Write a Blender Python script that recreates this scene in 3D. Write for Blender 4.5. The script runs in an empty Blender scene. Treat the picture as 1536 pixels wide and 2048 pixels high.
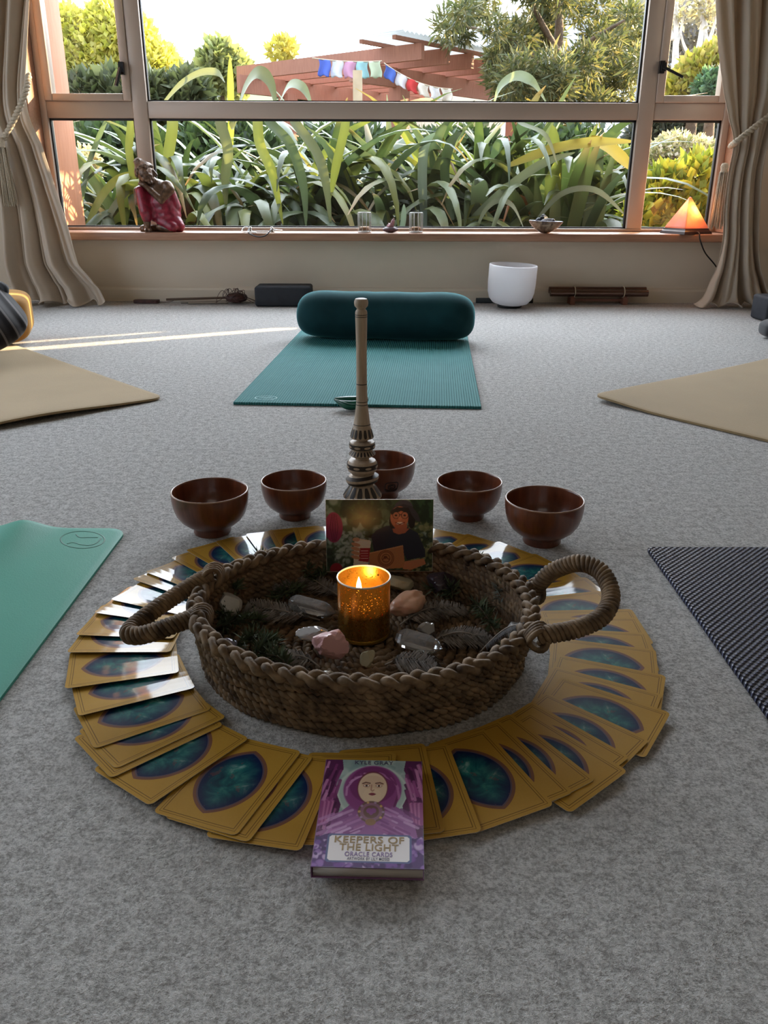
import bpy, bmesh, math, random
import numpy as np
from mathutils import Vector, Matrix, Euler, noise
C = bpy.context.scene.collection
PI = math.pi
rnd = random.Random(7)
R = math.radians
# ------------------------------------------------------------------ camera maths
F = 1657.0; CH = 0.52; TH = R(21.5); ROLL = R(0.2)
def ray(px, py):
    u = (px-768)/F; v = (1024-py)/F
    c, s = math.cos(ROLL), math.sin(ROLL)
    u, v = u*c-v*s, v*c+u*s
    return (u, math.cos(TH)+v*math.sin(TH), -math.sin(TH)+v*math.cos(TH))
def onz(px, py, z=0.0):
    d = ray(px, py); t = (z-CH)/d[2]
    return Vector((d[0]*t, d[1]*t, z))
def ony(px, py, y):
    d = ray(px, py); t = y/d[1]
    return Vector((d[0]*t, y, CH+d[2]*t))
# ------------------------------------------------------------------ tagging
def tag(o, label=None, cat=None, group=None, kind=None):
    if label: o['label'] = label
    if cat: o['category'] = cat
    if group: o['group'] = group
    if kind: o['kind'] = kind
    return o
def thing(name, label, cat, loc=(0,0,0), rot=(0,0,0), group=None, kind=None):
    o = bpy.data.objects.new(name, None); C.objects.link(o)
    o.location = loc; o.rotation_euler = rot; o.empty_display_size = .05
    return tag(o, label, cat, group, kind)
# ------------------------------------------------------------------ materials
def lin(c):
    return tuple(((x/12.92) if x <= .04045 else ((x+.055)/1.055)**2.4) for x in c)
def rgb(r, g, b): return lin((r/255., g/255., b/255.))
class NT:
    def __init__(s, name):
        s.m = bpy.data.materials.new(name); s.m.use_nodes = True
        s.t = s.m.node_tree; s.t.nodes.clear()
        s.out = s.n('ShaderNodeOutputMaterial')
    def n(s, typ, **kw):
        nd = s.t.nodes.new(typ)
        for k, v in kw.items(): setattr(nd, k, v)
        return nd
    def l(s, a, b): s.t.links.new(a, b)
    def val(s, sock, v):
        if hasattr(v, 'is_output'): s.l(v, sock)
        else:
            if isinstance(v, tuple) and len(v) == 3 and sock.type == 'RGBA': v = v+(1,)
            sock.default_value = v
    def math(s, op, a, b=0.0, c=None, clamp=False):
        nd = s.n('ShaderNodeMath', operation=op); nd.use_clamp = clamp
        s.val(nd.inputs[0], a); s.val(nd.inputs[1], b)
        if c is not None: s.val(nd.inputs[2], c)
        return nd.outputs[0]
    def mix(s, f, a, b, typ='MIX'):
        nd = s.n('ShaderNodeMix', data_type='RGBA', blend_type=typ)
        s.val(nd.inputs[0], f); s.val(nd.inputs[6], a); s.val(nd.inputs[7], b)
        return nd.outputs[2]
    def coord(s, which='Object', scale=None):
        tc = s.n('ShaderNodeTexCoord'); o = tc.outputs[which]
        if scale:
            mp = s.n('ShaderNodeMapping'); mp.inputs['Scale'].default_value = scale
            s.l(o, mp.inputs[0]); o = mp.outputs[0]
        return o
    def noise(s, vec, scale, detail=2, rough=.5, dist=0):
        nd = s.n('ShaderNodeTexNoise'); s.l(vec, nd.inputs['Vector'])
        nd.inputs['Scale'].default_value = scale; nd.inputs['Detail'].default_value = detail
        nd.inputs['Roughness'].default_value = rough; nd.inputs['Distortion'].default_value = dist
        return nd.outputs['Fac']
    def ramp(s, f, stops, interp='LINEAR'):
        nd = s.n('ShaderNodeValToRGB'); s.val(nd.inputs[0], f)
        nd.color_ramp.interpolation = interp
        e = nd.color_ramp.elements
        while len(e) < len(stops): e.new(.5)
        for i, (p, c) in enumerate(stops):
            e[i].position = p; e[i].color = (c+(1,)) if len(c) == 3 else c
        return nd.outputs[0]
    def bump(s, h, strength=.5, dist=.01):
        nd = s.n('ShaderNodeBump'); s.val(nd.inputs['Height'], h)
        nd.inputs['Strength'].default_value = strength; nd.inputs['Distance'].default_value = dist
        return nd.outputs[0]
    def pbsdf(s, col, rough=.6, metal=0, spec=.5, normal=None, **kw):
        b = s.n('ShaderNodeBsdfPrincipled')
        s.val(b.inputs['Base Color'], col); s.val(b.inputs['Roughness'], rough)
        b.inputs['Metallic'].default_value = metal; b.inputs['Specular IOR Level'].default_value = spec
        if normal is not None: s.l(normal, b.inputs['Normal'])
        for k, v in kw.items():
            s.val(b.inputs[k.replace('_', ' ')], v)
        return b.outputs[0]
    def done(s, sh): s.l(sh, s.out.inputs[0]); return s.m
def mat(name, col, rough=.6, metal=0, spec=.5, var=None, bump=None, scale=None, **kw):
    t = NT(name); v = t.coord('Object', scale); c = col
    if var:
        f = t.noise(v, var[0], 3, .55)
        f = t.ramp(f, [(.3, (0,0,0)), (.7, (1,1,1))])
        a = var[1]
        c2 = var[2] if len(var) > 2 else tuple(min(1, x*(1+a)) for x in col)
        c = t.mix(f, tuple(x*(1-a) for x in col), c2)
    nrm = None
    if bump: nrm = t.bump(t.noise(v, bump[0], 3, .6), bump[1], bump[2])
    return t.done(t.pbsdf(c, rough, metal, spec, nrm, **kw))
# ------------------------------------------------------------------ mesh building
def link(name, me, m=None, parent=None, loc=None, rot=None, smooth=True):
    o = bpy.data.objects.new(name, me); C.objects.link(o)
    if m is not None:
        for mm in (m if isinstance(m, (list, tuple)) else [m]): me.materials.append(mm)
    if parent is not None: o.parent = parent
    if loc is not None: o.location = loc
    if rot is not None: o.rotation_euler = rot
    if smooth: me.polygons.foreach_set('use_smooth', [True]*len(me.polygons))
    return o
def sharp(o, ang=35):
    me = o.data; bm = bmesh.new(); bm.from_mesh(me)
    for e in bm.edges:
        if len(e.link_faces) == 2 and e.calc_face_angle(0) > R(ang): e.smooth = False
    bm.to_mesh(me); bm.free(); return o
def catmull(pts, n=8, closed=False):
    P = [Vector(p) for p in pts]; out = []; N = len(P)
    rng = range(N if closed else N-1)
    for i in rng:
        if closed: p0, p1, p2, p3 = P[(i-1) % N], P[i], P[(i+1) % N], P[(i+2) % N]
        else: p0, p1, p2, p3 = P[max(i-1, 0)], P[i], P[i+1], P[min(i+2, N-1)]
        for k in range(n):
            t = k/n
            out.append(.5*((2*p1)+(-p0+p2)*t+(2*p0-5*p1+4*p2-p3)*t*t+(-p0+3*p1-3*p2+p3)*t*t*t))
    if not closed: out.append(P[-1])
    return out
class MB:
    def __init__(s): s.V = []; s.F = []; s.MI = []; s.mi = 0
    def v(s, p): s.V.append(tuple(p)); return len(s.V)-1
    def f(s, *i): s.F.append(tuple(i)); s.MI.append(s.mi)
    def box(s, c, sz, rot=None, M=None):
        b = len(s.V)
        for dx in (-.5, .5):
            for dy in (-.5, .5):
                for dz in (-.5, .5):
                    p = Vector((dx*sz[0], dy*sz[1], dz*sz[2]))
                    if rot: p = Euler(rot).to_matrix() @ p
                    p = p+Vector(c)
                    if M: p = M @ p
                    s.v(p)
        for q in ((0,1,3,2),(4,6,7,5),(0,4,5,1),(2,3,7,6),(0,2,6,4),(1,5,7,3)): s.f(*[b+i for i in q])
    def beam(s, a, b, w, h, up=(0,0,1)):
        a, b = Vector(a), Vector(b); d = (b-a).normalized(); up = Vector(up)
        x = d.cross(up).normalized(); z = x.cross(d).normalized(); k = len(s.V)
        for p in (a, b):
            for sx, sz in ((-1,-1),(1,-1),(1,1),(-1,1)): s.v(p+x*(sx*w/2)+z*(sz*h/2))
        s.f(k,k+1,k+2,k+3); s.f(k+7,k+6,k+5,k+4)
        for i in range(4): j = (i+1) % 4; s.f(k+i, k+4+i, k+4+j, k+j)
    def tube(s, pts, r, n=8, closed=False, cap=True, flat=1.0, up=None):
        P = [Vector(p) for p in pts]; N = len(P)
        rr = r if isinstance(r, (list, tuple)) else [r]*N
        prev = None; rings = []
        for i in range(N):
            a = P[(i-1) % N] if (closed or i > 0) else P[0]
            b = P[(i+1) % N] if (closed or i < N-1) else P[-1]
            t = (b-a); t = t.normalized() if t.length > 1e-9 else Vector((0,0,1))
            if prev is None:
                u = Vector(up) if up else (Vector((0,0,1)) if abs(t.z) < .9 else Vector((1,0,0)))
                x = t.cross(u).normalized()
            else:
                x = (prev-t*prev.dot(t)).normalized()
            prev = x; y = t.cross(x)
            rings.append([s.v(P[i]+(x*math.cos(2*PI*k/n)+y*math.sin(2*PI*k/n)*flat)*rr[i]) for k in range(n)])
        for i in range(N if closed else N-1):
            A = rings[i]; B = rings[(i+1) % N]; off = 0
            if closed and i == N-1:
                off = min(range(n), key=lambda o: sum((Vector(s.V[A[k]])-Vector(s.V[B[(k+o) % n]])).length for k in range(n)))
            for k in range(n): s.f(A[k], A[(k+1) % n], B[(k+1+off) % n], B[(k+off) % n])
        if cap and not closed:
            s.f(*reversed(rings[0])); s.f(*rings[-1])
    def lathe(s, prof, n=32, c=(0,0,0), sx=1, sy=1, mis=None, wob=None):
        c = Vector(c); rings = []
        for (r, z) in prof:
            if r < 1e-6: rings.append([s.v(c+Vector((0,0,z)))])
            else: rings.append([s.v(c+Vector((r*sx*math.cos(2*PI*k/n), r*sy*math.sin(2*PI*k/n), z))) for k in range(n)])
        for i in range(len(rings)-1):
            if mis: s.mi = mis[i]
            A, B = rings[i], rings[i+1]
            for k in range(n):
                j = (k+1) % n
                if len(A) == 1 and len(B) == 1: continue
                if len(A) == 1: s.f(A[0], B[j], B[k])
                elif len(B) == 1: s.f(A[k], A[j], B[0])
                else: s.f(A[k], A[j], B[j], B[k])
        s.mi = 0
    def prism(s, pts, z0, z1):
        b = len(s.V); n = len(pts)
        for z in (z0, z1):
            for p in pts: s.v((p[0], p[1], z))
        s.f(*[b+i for i in reversed(range(n))]); s.f(*[b+n+i for i in range(n)])
        for i in range(n): j = (i+1) % n; s.f(b+i, b+j, b+n+j, b+n+i)
    def grid(s, fn, nu, nv, closed=False):
        b = len(s.V)
        for j in range(nv+1):
            for i in range(nu+1): s.v(fn(i/nu, j/nv))
        for j in range(nv):
            for i in range(nu):
                k = b+j*(nu+1)+i; s.f(k, k+1, k+nu+2, k+nu+1)
    def build(s, name, m, parent=None, loc=None, rot=None, smooth=True, sh=None, recalc=False):
        me = bpy.data.meshes.new(name); me.from_pydata(s.V, [], s.F)
        o = link(name, me, m, parent, loc, rot, smooth)
        if any(s.MI): me.polygons.foreach_set('material_index', s.MI)
        if recalc:
            bm = bmesh.new(); bm.from_mesh(me); bmesh.ops.recalc_face_normals(bm, faces=bm.faces); bm.to_mesh(me); bm.free()
        if sh: sharp(o, sh)
        return o
def bevel(o, w, seg=3, ang=40):
    me = o.data; bm = bmesh.new(); bm.from_mesh(me)
    bmesh.ops.remove_doubles(bm, verts=bm.verts, dist=1e-6)
    bmesh.ops.recalc_face_normals(bm, faces=bm.faces)
    ed = [e for e in bm.edges if len(e.link_faces) == 2 and e.calc_face_angle(0) > R(ang)]
    bmesh.ops.bevel(bm, geom=ed, offset=w, segments=seg, profile=.5, affect='EDGES')
    bm.to_mesh(me); bm.free()
    me.polygons.foreach_set('use_smooth', [True]*len(me.polygons)); return o
def bbox(name, c, sz, m, parent=None, bv=.004, seg=2, rot=None):
    mb = MB(); mb.box((0,0,0), sz); o = mb.build(name, m, parent, c, rot)
    if bv: bevel(o, bv, seg); sharp(o, 50)
    return o
def wallpiece(name, boxes, m, label, cat, parent=None, kind='structure'):
    mb = MB()
    for (x0, x1, y0, y1, z0, z1) in boxes: mb.box(((x0+x1)/2, (y0+y1)/2, (z0+z1)/2), (x1-x0, y1-y0, z1-z0))
    o = mb.build(name, m, parent, smooth=False)
    return tag(o, label, cat, None, kind)
def rrect(w, h, r, n=6, off=(0,0)):
    out = []
    for (sx, sy, a) in ((1,1,0),(-1,1,90),(-1,-1,180),(1,-1,270)):
        for k in range(n+1):
            t = R(a+90*k/n); out.append((off[0]+sx*(w/2-r)+r*math.cos(t), off[1]+sy*(h/2-r)+r*math.sin(t)))
    return out
def ico(sub, fn, name, m, parent=None, loc=None, rot=None, smooth=False):
    bm = bmesh.new(); bmesh.ops.create_icosphere(bm, subdivisions=sub, radius=1)
    for v in bm.verts: v.co = fn(v.co.copy())
    me = bpy.data.meshes.new(name); bm.to_mesh(me); bm.free()
    return link(name, me, m, parent, loc, rot, smooth)
def twist(mb, path, rs, rh, pitch, strands=2, n=6, closed=False, ph0=0):
    """strands laid helically about a path"""
    P = [Vector(p) for p in path]; L = 0; N = len(P); prev = None; fr = []
    for i in range(N):
        a = P[(i-1) % N] if (closed or i > 0) else P[0]; b = P[(i+1) % N] if (closed or i < N-1) else P[-1]
        t = (b-a).normalized()
        if prev is None: x = t.cross(Vector((0,0,1)) if abs(t.z) < .9 else Vector((1,0,0))).normalized()
        else: x = (prev-t*prev.dot(t)).normalized()
        prev = x; fr.append((x, t.cross(x), L)); L += (P[(i+1) % N]-P[i]).length
    turns = max(1, round(L/pitch)) if closed else L/pitch
    for k in range(strands):
        pts = []
        for i in range(N):
            x, y, l = fr[i]; a = 2*PI*(turns*l/L+k/strands)+ph0
            pts.append(P[i]+(x*math.cos(a)+y*math.sin(a))*rh)
        mb.tube(pts, rs, n, closed=closed)
# numpy leaf cards -----------------------------------------------------------
def quads(name, V, Fq, m, parent=None, col=None, loc=None, smooth=False):
    me = bpy.data.meshes.new(name); nv = len(V); nf = len(Fq)
    me.vertices.add(nv); me.vertices.foreach_set('co', np.asarray(V, dtype=np.float32).ravel())
    me.loops.add(nf*4); me.loops.foreach_set('vertex_index', np.asarray(Fq, dtype=np.int32).ravel())
    me.polygons.add(nf); me.polygons.foreach_set('loop_start', np.arange(nf, dtype=np.int32)*4)
    me.update(calc_edges=True); me.validate()
    if col is not None:
        a = me.color_attributes.new('Col', 'FLOAT_COLOR', 'POINT')
        a.data.foreach_set('color', np.asarray(col, dtype=np.float32).ravel())
    return link(name, me, m, parent, loc, None, smooth)
def foliage(name, blobs, n, l, w, m, parent, seed, cols, up=.3, shell=.55):
    g = np.random.default_rng(seed)
    B = np.array(blobs, float); vol = (B[:,3]*B[:,4]*B[:,5])**.67; idx = g.choice(len(B), n, p=vol/vol.sum())
    d = g.normal(size=(n,3)); d /= np.linalg.norm(d, axis=1)[:,None]
    rad = shell+(1.08-shell)*g.random(n)**.6
    P = B[idx,:3]+d*rad[:,None]*B[idx,3:6]
    ld = d*.6+g.normal(size=(n,3))*.6; ld[:,2] += up; ld /= np.linalg.norm(ld, axis=1)[:,None]
    sd = np.cross(ld, g.normal(size=(n,3))); sd /= np.linalg.norm(sd, axis=1)[:,None]
    ll = l*(.6+.8*g.random(n))[:,None]; ww = w*(.6+.8*g.random(n))[:,None]
    V = np.stack([P, P+ld*ll*.5+sd*ww*.5, P+ld*ll, P+ld*ll*.5-sd*ww*.5], 1).reshape(-1,3)
    Fq = np.arange(n*4).reshape(-1,4)
    cc = np.array(cols, float); c = cc[g.integers(len(cc), size=n)]*(.75+.5*g.random((n,1)))
    c = np.repeat(np.c_[c, np.ones(n)], 4, 0)
    return quads(name, V, Fq, m, parent, c)
# ================================================================== CAMERA / WORLD
cam = bpy.data.cameras.new('camera'); co = bpy.data.objects.new('camera', cam); C.objects.link(co)
cam.sensor_fit = 'VERTICAL'; cam.sensor_height = 24; cam.lens = 24*F/2048; cam.clip_start = .02; cam.clip_end = 300
co.matrix_world = Matrix.Translation((0,0,CH)) @ Matrix.Rotation(PI/2-TH, 4, 'X') @ Matrix.Rotation(ROLL, 4, 'Z')
sc = bpy.context.scene; sc.camera = co
sc.view_settings.view_transform = 'Standard'; sc.view_settings.look = 'None'
sc.view_settings.exposure = 0.52; sc.view_settings.gamma = 1
try: sc.view_settings.use_curve_mapping = False
except Exception: pass
cy = sc.cycles
cy.use_denoising = True; cy.max_bounces = 8; cy.diffuse_bounces = 5; cy.glossy_bounces = 4
cy.transmission_bounces = 8; cy.transparent_max_bounces = 12; cy.caustics_reflective = False; cy.caustics_refractive = False
cy.sample_clamp_indirect = 6.0
FILL = .9
SKY = 10.0
SKYRAMP = [(0.0,(.17,.19,.23)),(.40,(.27,.30,.35)),(.75,(.74,.80,.90)),(.95,(.94,1.0,1.12))]
w = bpy.data.worlds.new('sky'); sc.world = w; w.use_nodes = True
wt = w.node_tree; wt.nodes.clear()
wo = wt.nodes.new('ShaderNodeOutputWorld'); bg = wt.nodes.new('ShaderNodeBackground')
tc = wt.nodes.new('ShaderNodeTexCoord')
nm = wt.nodes.new('ShaderNodeVectorMath'); nm.operation = 'NORMALIZE'; wt.links.new(tc.outputs['Generated'], nm.inputs[0])
dt = wt.nodes.new('ShaderNodeVectorMath'); dt.operation = 'DOT_PRODUCT'; wt.links.new(nm.outputs[0], dt.inputs[0])
gd = Vector((.12,.87,.45)).normalized(); dt.inputs[1].default_value = gd
rp = wt.nodes.new('ShaderNodeValToRGB'); wt.links.new(dt.outputs['Value'], rp.inputs[0])
for pos, val in SKYRAMP[2:]: rp.color_ramp.elements.new(pos)
for e_, (pos, val) in zip(sorted(rp.color_ramp.elements, key=lambda q: q.position), SKYRAMP): pass
for k, (pos, val) in enumerate(SKYRAMP): rp.color_ramp.elements[k].position = pos; rp.color_ramp.elements[k].color = (*val,1)
wt.links.new(rp.outputs[0], bg.inputs[0]); bg.inputs[1].default_value = SKY; wt.links.new(bg.outputs[0], wo.inputs[0])
SUN_EL = R(12.0); az = Vector((-.876, -.482)).normalized()
sun_dir = Vector((az.x*math.cos(SUN_EL), az.y*math.cos(SUN_EL), -math.sin(SUN_EL)))
sl = bpy.data.lights.new('sun', 'SUN'); so = bpy.data.objects.new('sun', sl); C.objects.link(so)
sl.energy = 22.0; sl.angle = R(.55); sl.color = (1.0,.74,.45)
so.rotation_euler = sun_dir.to_track_quat('-Z', 'Y').to_euler(); so.location = (6,6,5)
# ================================================================== MATERIALS
def carpet_mat():
    t = NT('carpet_wool'); v = t.coord('Object')
    big = t.ramp(t.noise(v, 2.2, 3, .55), [(.35, (0,0,0)), (.65, (1,1,1))])
    med = t.noise(v, 75, 3, .7); fine = t.noise(v, 250, 4, .8)
    c = t.mix(big, (.74,.715,.68), (.82,.80,.77))
    c = t.mix(t.ramp(t.math('MULTIPLY_ADD', med, .35, t.math('MULTIPLY', fine, .65)), [(.41, (0,0,0)), (.565, (1,1,1))]), t.mix(.62, c, (.19,.175,.16)), t.mix(.7, c, (.97,.95,.93)))
    h = t.math('ADD', t.math('MULTIPLY', fine, 1.0), t.math('MULTIPLY', med, .55))
    h = t.math('ADD', h, t.math('MULTIPLY', big, .6))
    return t.done(t.pbsdf(c, 1.0, 0, .05, t.bump(h, 1.0, .010), Sheen_Weight=.15))
def wood_mat(name, c1, c2, rough=.35, axis=(1,1,14), spec=.5, coat=0, sc_=60):
    t = NT(name); v = t.coord('Object', axis)
    f = t.noise(v, sc_, 4, .6, .4)
    c = t.ramp(f, [(.3, c1), (.7, c2)])
    return t.done(t.pbsdf(c, rough, 0, spec, t.bump(f, .06, .002), Coat_Weight=coat, Coat_Roughness=.12))
def leaf_mat(name, rough=.45, tr=.35, spec=.4):
    t = NT(name); a = t.n('ShaderNodeAttribute'); a.attribute_name = 'Col'
    b = t.pbsdf(a.outputs['Color'], rough, 0, spec)
    d = t.n('ShaderNodeBsdfTranslucent'); t.l(t.mix(.5, a.outputs['Color'], t.mix(1.0, a.outputs['Color'], (1.6,1.5,.5), 'MULTIPLY')), d.inputs[0])
    m = t.n('ShaderNodeMixShader'); m.inputs[0].default_value = tr
    t.l(b, m.inputs[1]); t.l(d.outputs[0], m.inputs[2]); return t.done(m.outputs[0])
def pane_mat(name='window_glass'):
    t = NT(name); tr = t.n('ShaderNodeBsdfTransparent'); tr.inputs[0].default_value = (.97,.985,.975,1)
    g = t.n('ShaderNodeBsdfGlossy'); g.inputs['Roughness'].default_value = 0.0
    lw = t.n('ShaderNodeLayerWeight'); fr = t.math('MULTIPLY_ADD', t.math('POWER', lw.outputs['Facing'], 5.0), .45, .022)
    m = t.n('ShaderNodeMixShader'); t.l(fr, m.inputs[0]); t.l(tr.outputs[0], m.inputs[1]); t.l(g.outputs[0], m.inputs[2])
    return t.done(m.outputs[0])
def attr_mat(name, rough=.35, spec=.4, coat=0):
    t = NT(name); a = t.n('ShaderNodeAttribute'); a.attribute_name = 'Col'
    return t.done(t.pbsdf(a.outputs['Color'], rough, 0, spec, Coat_Weight=coat, Coat_Roughness=.1))
m_carpet = carpet_mat()
m_wall = mat('painted_plaster', (.66,.57,.45), .8, var=(3,.03), bump=(180,.15,.001))
m_skirt = mat('painted_skirting', (.66,.58,.46), .55)
m_ceil = mat('timber_ceiling_boards', (.34,.26,.18), .8, var=(2,.1))
m_frame = mat('bronze_anodised_frame', (.50,.41,.34), .42, .2, .5, var=(4,.04))
m_gasket = mat('black_glazing_rubber', (.012,.012,.014), .5)
m_black = mat('black_metal', (.015,.015,.017), .4, .3)
m_sill = wood_mat('reddish_timber_sill', (.30,.15,.09), (.42,.23,.14), .45, (.6,8,8), .4, .1, 12)
m_timber = wood_mat('red_cedar_timber', (.40,.17,.09), (.50,.23,.13), .7, (9,9,.7), .3, 0, 10)
m_pane = pane_mat()
m_perg = wood_mat('stained_pergola_timber', (.30,.135,.095), (.40,.19,.13), .75, (9,9,.7), .3, 0, 10)
m_leafy = leaf_mat('leaf_surface'); m_flax = leaf_mat('flax_blade', .46, .32, .32)
m_bark = mat('brown_bark', (.13,.09,.06), .9, var=(8,.4), bump=(14,.8,.03))
m_pale_bark = mat('pale_bark', (.62,.58,.52), .85, var=(6,.3))
m_soil = mat('garden_soil', (.07,.06,.035), .95, var=(3,.4), bump=(6,.6,.05))
# ================================================================== ROOM SHELL
YW = 4.09; YF = 4.20; LW0, LW1 = .8, 3.4
def wx(px, py=300): return ony(px, py, YF).x
def wz(py, px=768): return ony(px, py, YF).z
ZS = onz(0,0,0).z+ony(700,466,4.02).z       # sill top
X0 = wx(82, 235); X1 = wx(1460, 239); ZT = 1.95; ZTB = 2.45
XL, XR, YB = -2.7, 2.7, -2.6
mb = MB(); mb.box((0,(YB+4.35)/2,-.05), (XR-XL+.4, 4.35-YB+.2, .1)); tag(mb.build('floor', m_carpet, smooth=False), 'pale grey wool carpet covering the whole room', 'floor', None, 'structure')
wallpiece('ceiling', [(XL-.2,XR+.2,YB-.2,4.35,ZTB,ZTB+.1)], m_ceil, 'timber board ceiling of the room', 'ceiling')
wallpiece('wall_front', [(XL,X0-.02,YW,4.30,0,ZTB),(X1+.02,XR,YW,4.30,0,ZTB),(X0-.02,X1+.02,YW,4.30,0,ZS-.035),(X0-.02,X1+.02,YW,4.30,ZT+.03,ZTB)], m_wall, 'beige painted wall around and below the long window', 'wall')
wallpiece('wall_left', [(XL-.2,XL,YB,LW0,0,ZTB),(XL-.2,XL,LW1,4.30,0,ZTB),(XL-.2,XL,LW0,LW1,0,.25),(XL-.2,XL,LW0,LW1,2.2,ZTB)], m_wall, 'beige side wall left of the window wall', 'wall')
wallpiece('wall_right', [(XR,XR+.2,YB,4.30,0,ZTB)], m_wall, 'beige side wall right of the window wall', 'wall')
wallpiece('wall_back', [(XL-.2,XR+.2,YB-.2,YB,0,ZTB)], m_wall, 'beige wall behind the viewer', 'wall')
mb = MB(); mb.prism([(YW,0),(YW-.014,0),(YW-.014,.052),(YW-.009,.062),(YW,.066)], XL, XR)
o = mb.build('baseboard_front', m_skirt, smooth=False); o.matrix_world = Matrix(((0,0,1,0),(1,0,0,0),(0,1,0,0),(0,0,0,1)))
tag(o, 'low beige skirting board under the window', 'baseboard', None, 'structure')
# timber sill and jamb linings
o = bbox('trim_1', ((X0+X1)/2,(4.0+4.3)/2,ZS-.0175), (X1-X0+.1,.30,.035), m_sill, None, .006, 3)
tag(o, 'reddish timber window sill board below the glass', 'sill', None, 'structure')
o = bbox('trim_2', (X0-.012,4.16,(ZS+ZT)/2), (.024,.18,ZT-ZS-.004), m_sill, None, .003)
tag(o, 'timber jamb lining at the left end of the window', 'trim', None, 'structure')
o = bbox('trim_3', (X1+.012,4.16,(ZS+ZT)/2), (.024,.18,ZT-ZS-.004), m_sill, None, .003)
tag(o, 'timber jamb lining at the right end of the window', 'trim', None, 'structure')
# window frame ----------------------------------------------------------------
win = thing('window_1', 'long bronze aluminium window of six panes with a casement at each end', 'window', (0,YF,ZS), kind='structure')
D = .07
def fr(name, x0, x1, z0, z1, y0=0.0, y1=D, m=m_frame, parent=win, bv=.003):
    return bbox(name, ((x0+x1)/2,(y0+y1)/2,(z0+z1)/2-ZS), (x1-x0,y1-y0,z1-z0), m, parent, bv)
ML0, ML1, MR0, MR1 = wx(268,240), wx(297,240), wx(1275,240), wx(1306,240)
T0, T1 = wz(238), wz(204); ZB = wz(456)
fr('left_jamb', X0, X0+.03, ZS, ZT); fr('right_jamb', X1-.03, X1, ZS, ZT)
fr('bottom_rail', X0+.03, X1-.03, ZS, ZB); fr('top_rail', X0+.03, X1-.03, ZT-.04, ZT)
fr('mullion', ML0, ML1, ZB, ZT-.04, -.004, D); fr('mullion', MR0, MR1, ZB, ZT-.04, -.004, D)
for a, b in ((X0+.03,ML0),(ML1,MR0),(MR1,X1-.03)): fr('transom', a, b, T0, T1, .002, D)
def pane(x0, x1, z0, z1, parent=win, y=.042, g=True):
    mb = MB(); mb.box(((x0+x1)/2,y,(z0+z1)/2-ZS), (x1-x0,.004,z1-z0)); mb.build('pane', m_pane, parent, smooth=False)
    if g:
        mb = MB(); t = .009
        for (a,b,c,d) in ((x0,x1,z0,z0+t*.7),(x0,x1,z1-t,z1),(x0,x0+t*.7,z0,z1),(x1-t,x1,z0,z1)):
            mb.box(((a+b)/2,.03,(c+d)/2-ZS), (b-a,.02,d-c))
        mb.build('glazing_rubber', m_gasket, parent, smooth=False)
pane(X0+.03,ML0,ZB,T0); pane(ML1,MR0,ZB,T0); pane(MR1,X1-.03,ZB,T0); pane(ML1,MR0,T1,ZT-.04)
def sash(x0, x1, z0, z1, hx, hz, flip):
    s = thing('casement_sash', None, None); s.parent = win; q = .037
    for (a,b,c,d) in ((x0,x0+q,z0,z1),(x1-q,x1,z0,z1)): fr('stile', a, b, c, d, -.012, .05, m_frame, s, .004)
    for (c,d) in ((z0,z0+.03),(z1-.03,z1)): fr('rail', x0+q, x1-q, c, d, -.012, .05, m_frame, s, .004)
    pane(x0+q,x1-q,z0+.03,z1-.03,s,.03,False)
    mb = MB(); mb.box((hx,-.024,hz-ZS),(.022,.024,.05)); mb.box((hx+.004,-.04,hz-ZS),(.02,.012,.034))
    a = Vector((hx,-.045,hz-ZS)); b = a+(Vector((.085,-.03,-.045)) if not flip else Vector((-.02,-.02,-.075)))
    mb.beam(a, b, .016, .011); o = mb.build('handle', m_black, s, smooth=False); o['label'] = 'black casement handle with a slanting lever'
sash(X0+.03, ML0, T1, ZT-.04, ony(246,138,YF).x, ony(246,138,YF).z, True)
sash(MR1, X1-.03, T1, ZT-.04, ony(1320,136,YF).x, ony(1320,136,YF).z, False)
# side window added in the left wall for fill light (out of the picture)
win2 = thing('fill_window', 'plain window added in the left wall for fill light', 'window', (XL-.1,0,.25), kind='structure')
mb = MB()
for y in (LW0+.03,(LW0+LW1)/2,LW1-.03): mb.box((0,y,.975),(.06,.06,1.95))
for z in (.03,1.92): mb.box((0,(LW0+LW1)/2,z),(.06,LW1-LW0,.06))
mb.build('frame', m_frame, win2, smooth=False)
for k in range(2):
    mb = MB(); mb.box((0,LW0+(.25+.5*k)*(LW1-LW0),.975),(.004,(LW1-LW0)/2-.07,1.84)); mb.build('pane', m_pane, win2, smooth=False)
def portal(name, c, sx, sy, rot):
    l = bpy.data.lights.new(name, 'AREA'); l.shape = 'RECTANGLE'; l.size = sx; l.size_y = sy; l.cycles.is_portal = True
    o = bpy.data.objects.new(name, l); C.objects.link(o); o.location = c; o.rotation_euler = rot
portal('front_window_portal', (0,4.36,(ZS+ZT)/2), X1-X0, ZT-ZS, (-PI/2,0,0))
portal('side_window_portal', (XL-.22,(LW0+LW1)/2,1.22), 1.95, LW1-LW0, (0,-PI/2,0))
cl = thing('added_fill_panel', 'glowing ceiling panel added for fill light, above and behind the viewer', 'lamp', (0,-1.3,ZTB))  # unseen glowing panel, added as soft fill from behind
mb = MB(); mb.box((0,0,-.02),(1.7,1.0,.04)); mb.build('panel_back', m_ceil, cl, smooth=False)
t = NT('fill_panel_glow'); e = t.n('ShaderNodeEmission'); e.inputs[0].default_value = (1,.93,.84,1); e.inputs[1].default_value = FILL; m_fill = t.done(e.outputs[0])
mb = MB(); mb.box((0,0,-.045),(1.6,.9,.01)); mb.build('panel_face', m_fill, cl, smooth=False)
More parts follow.
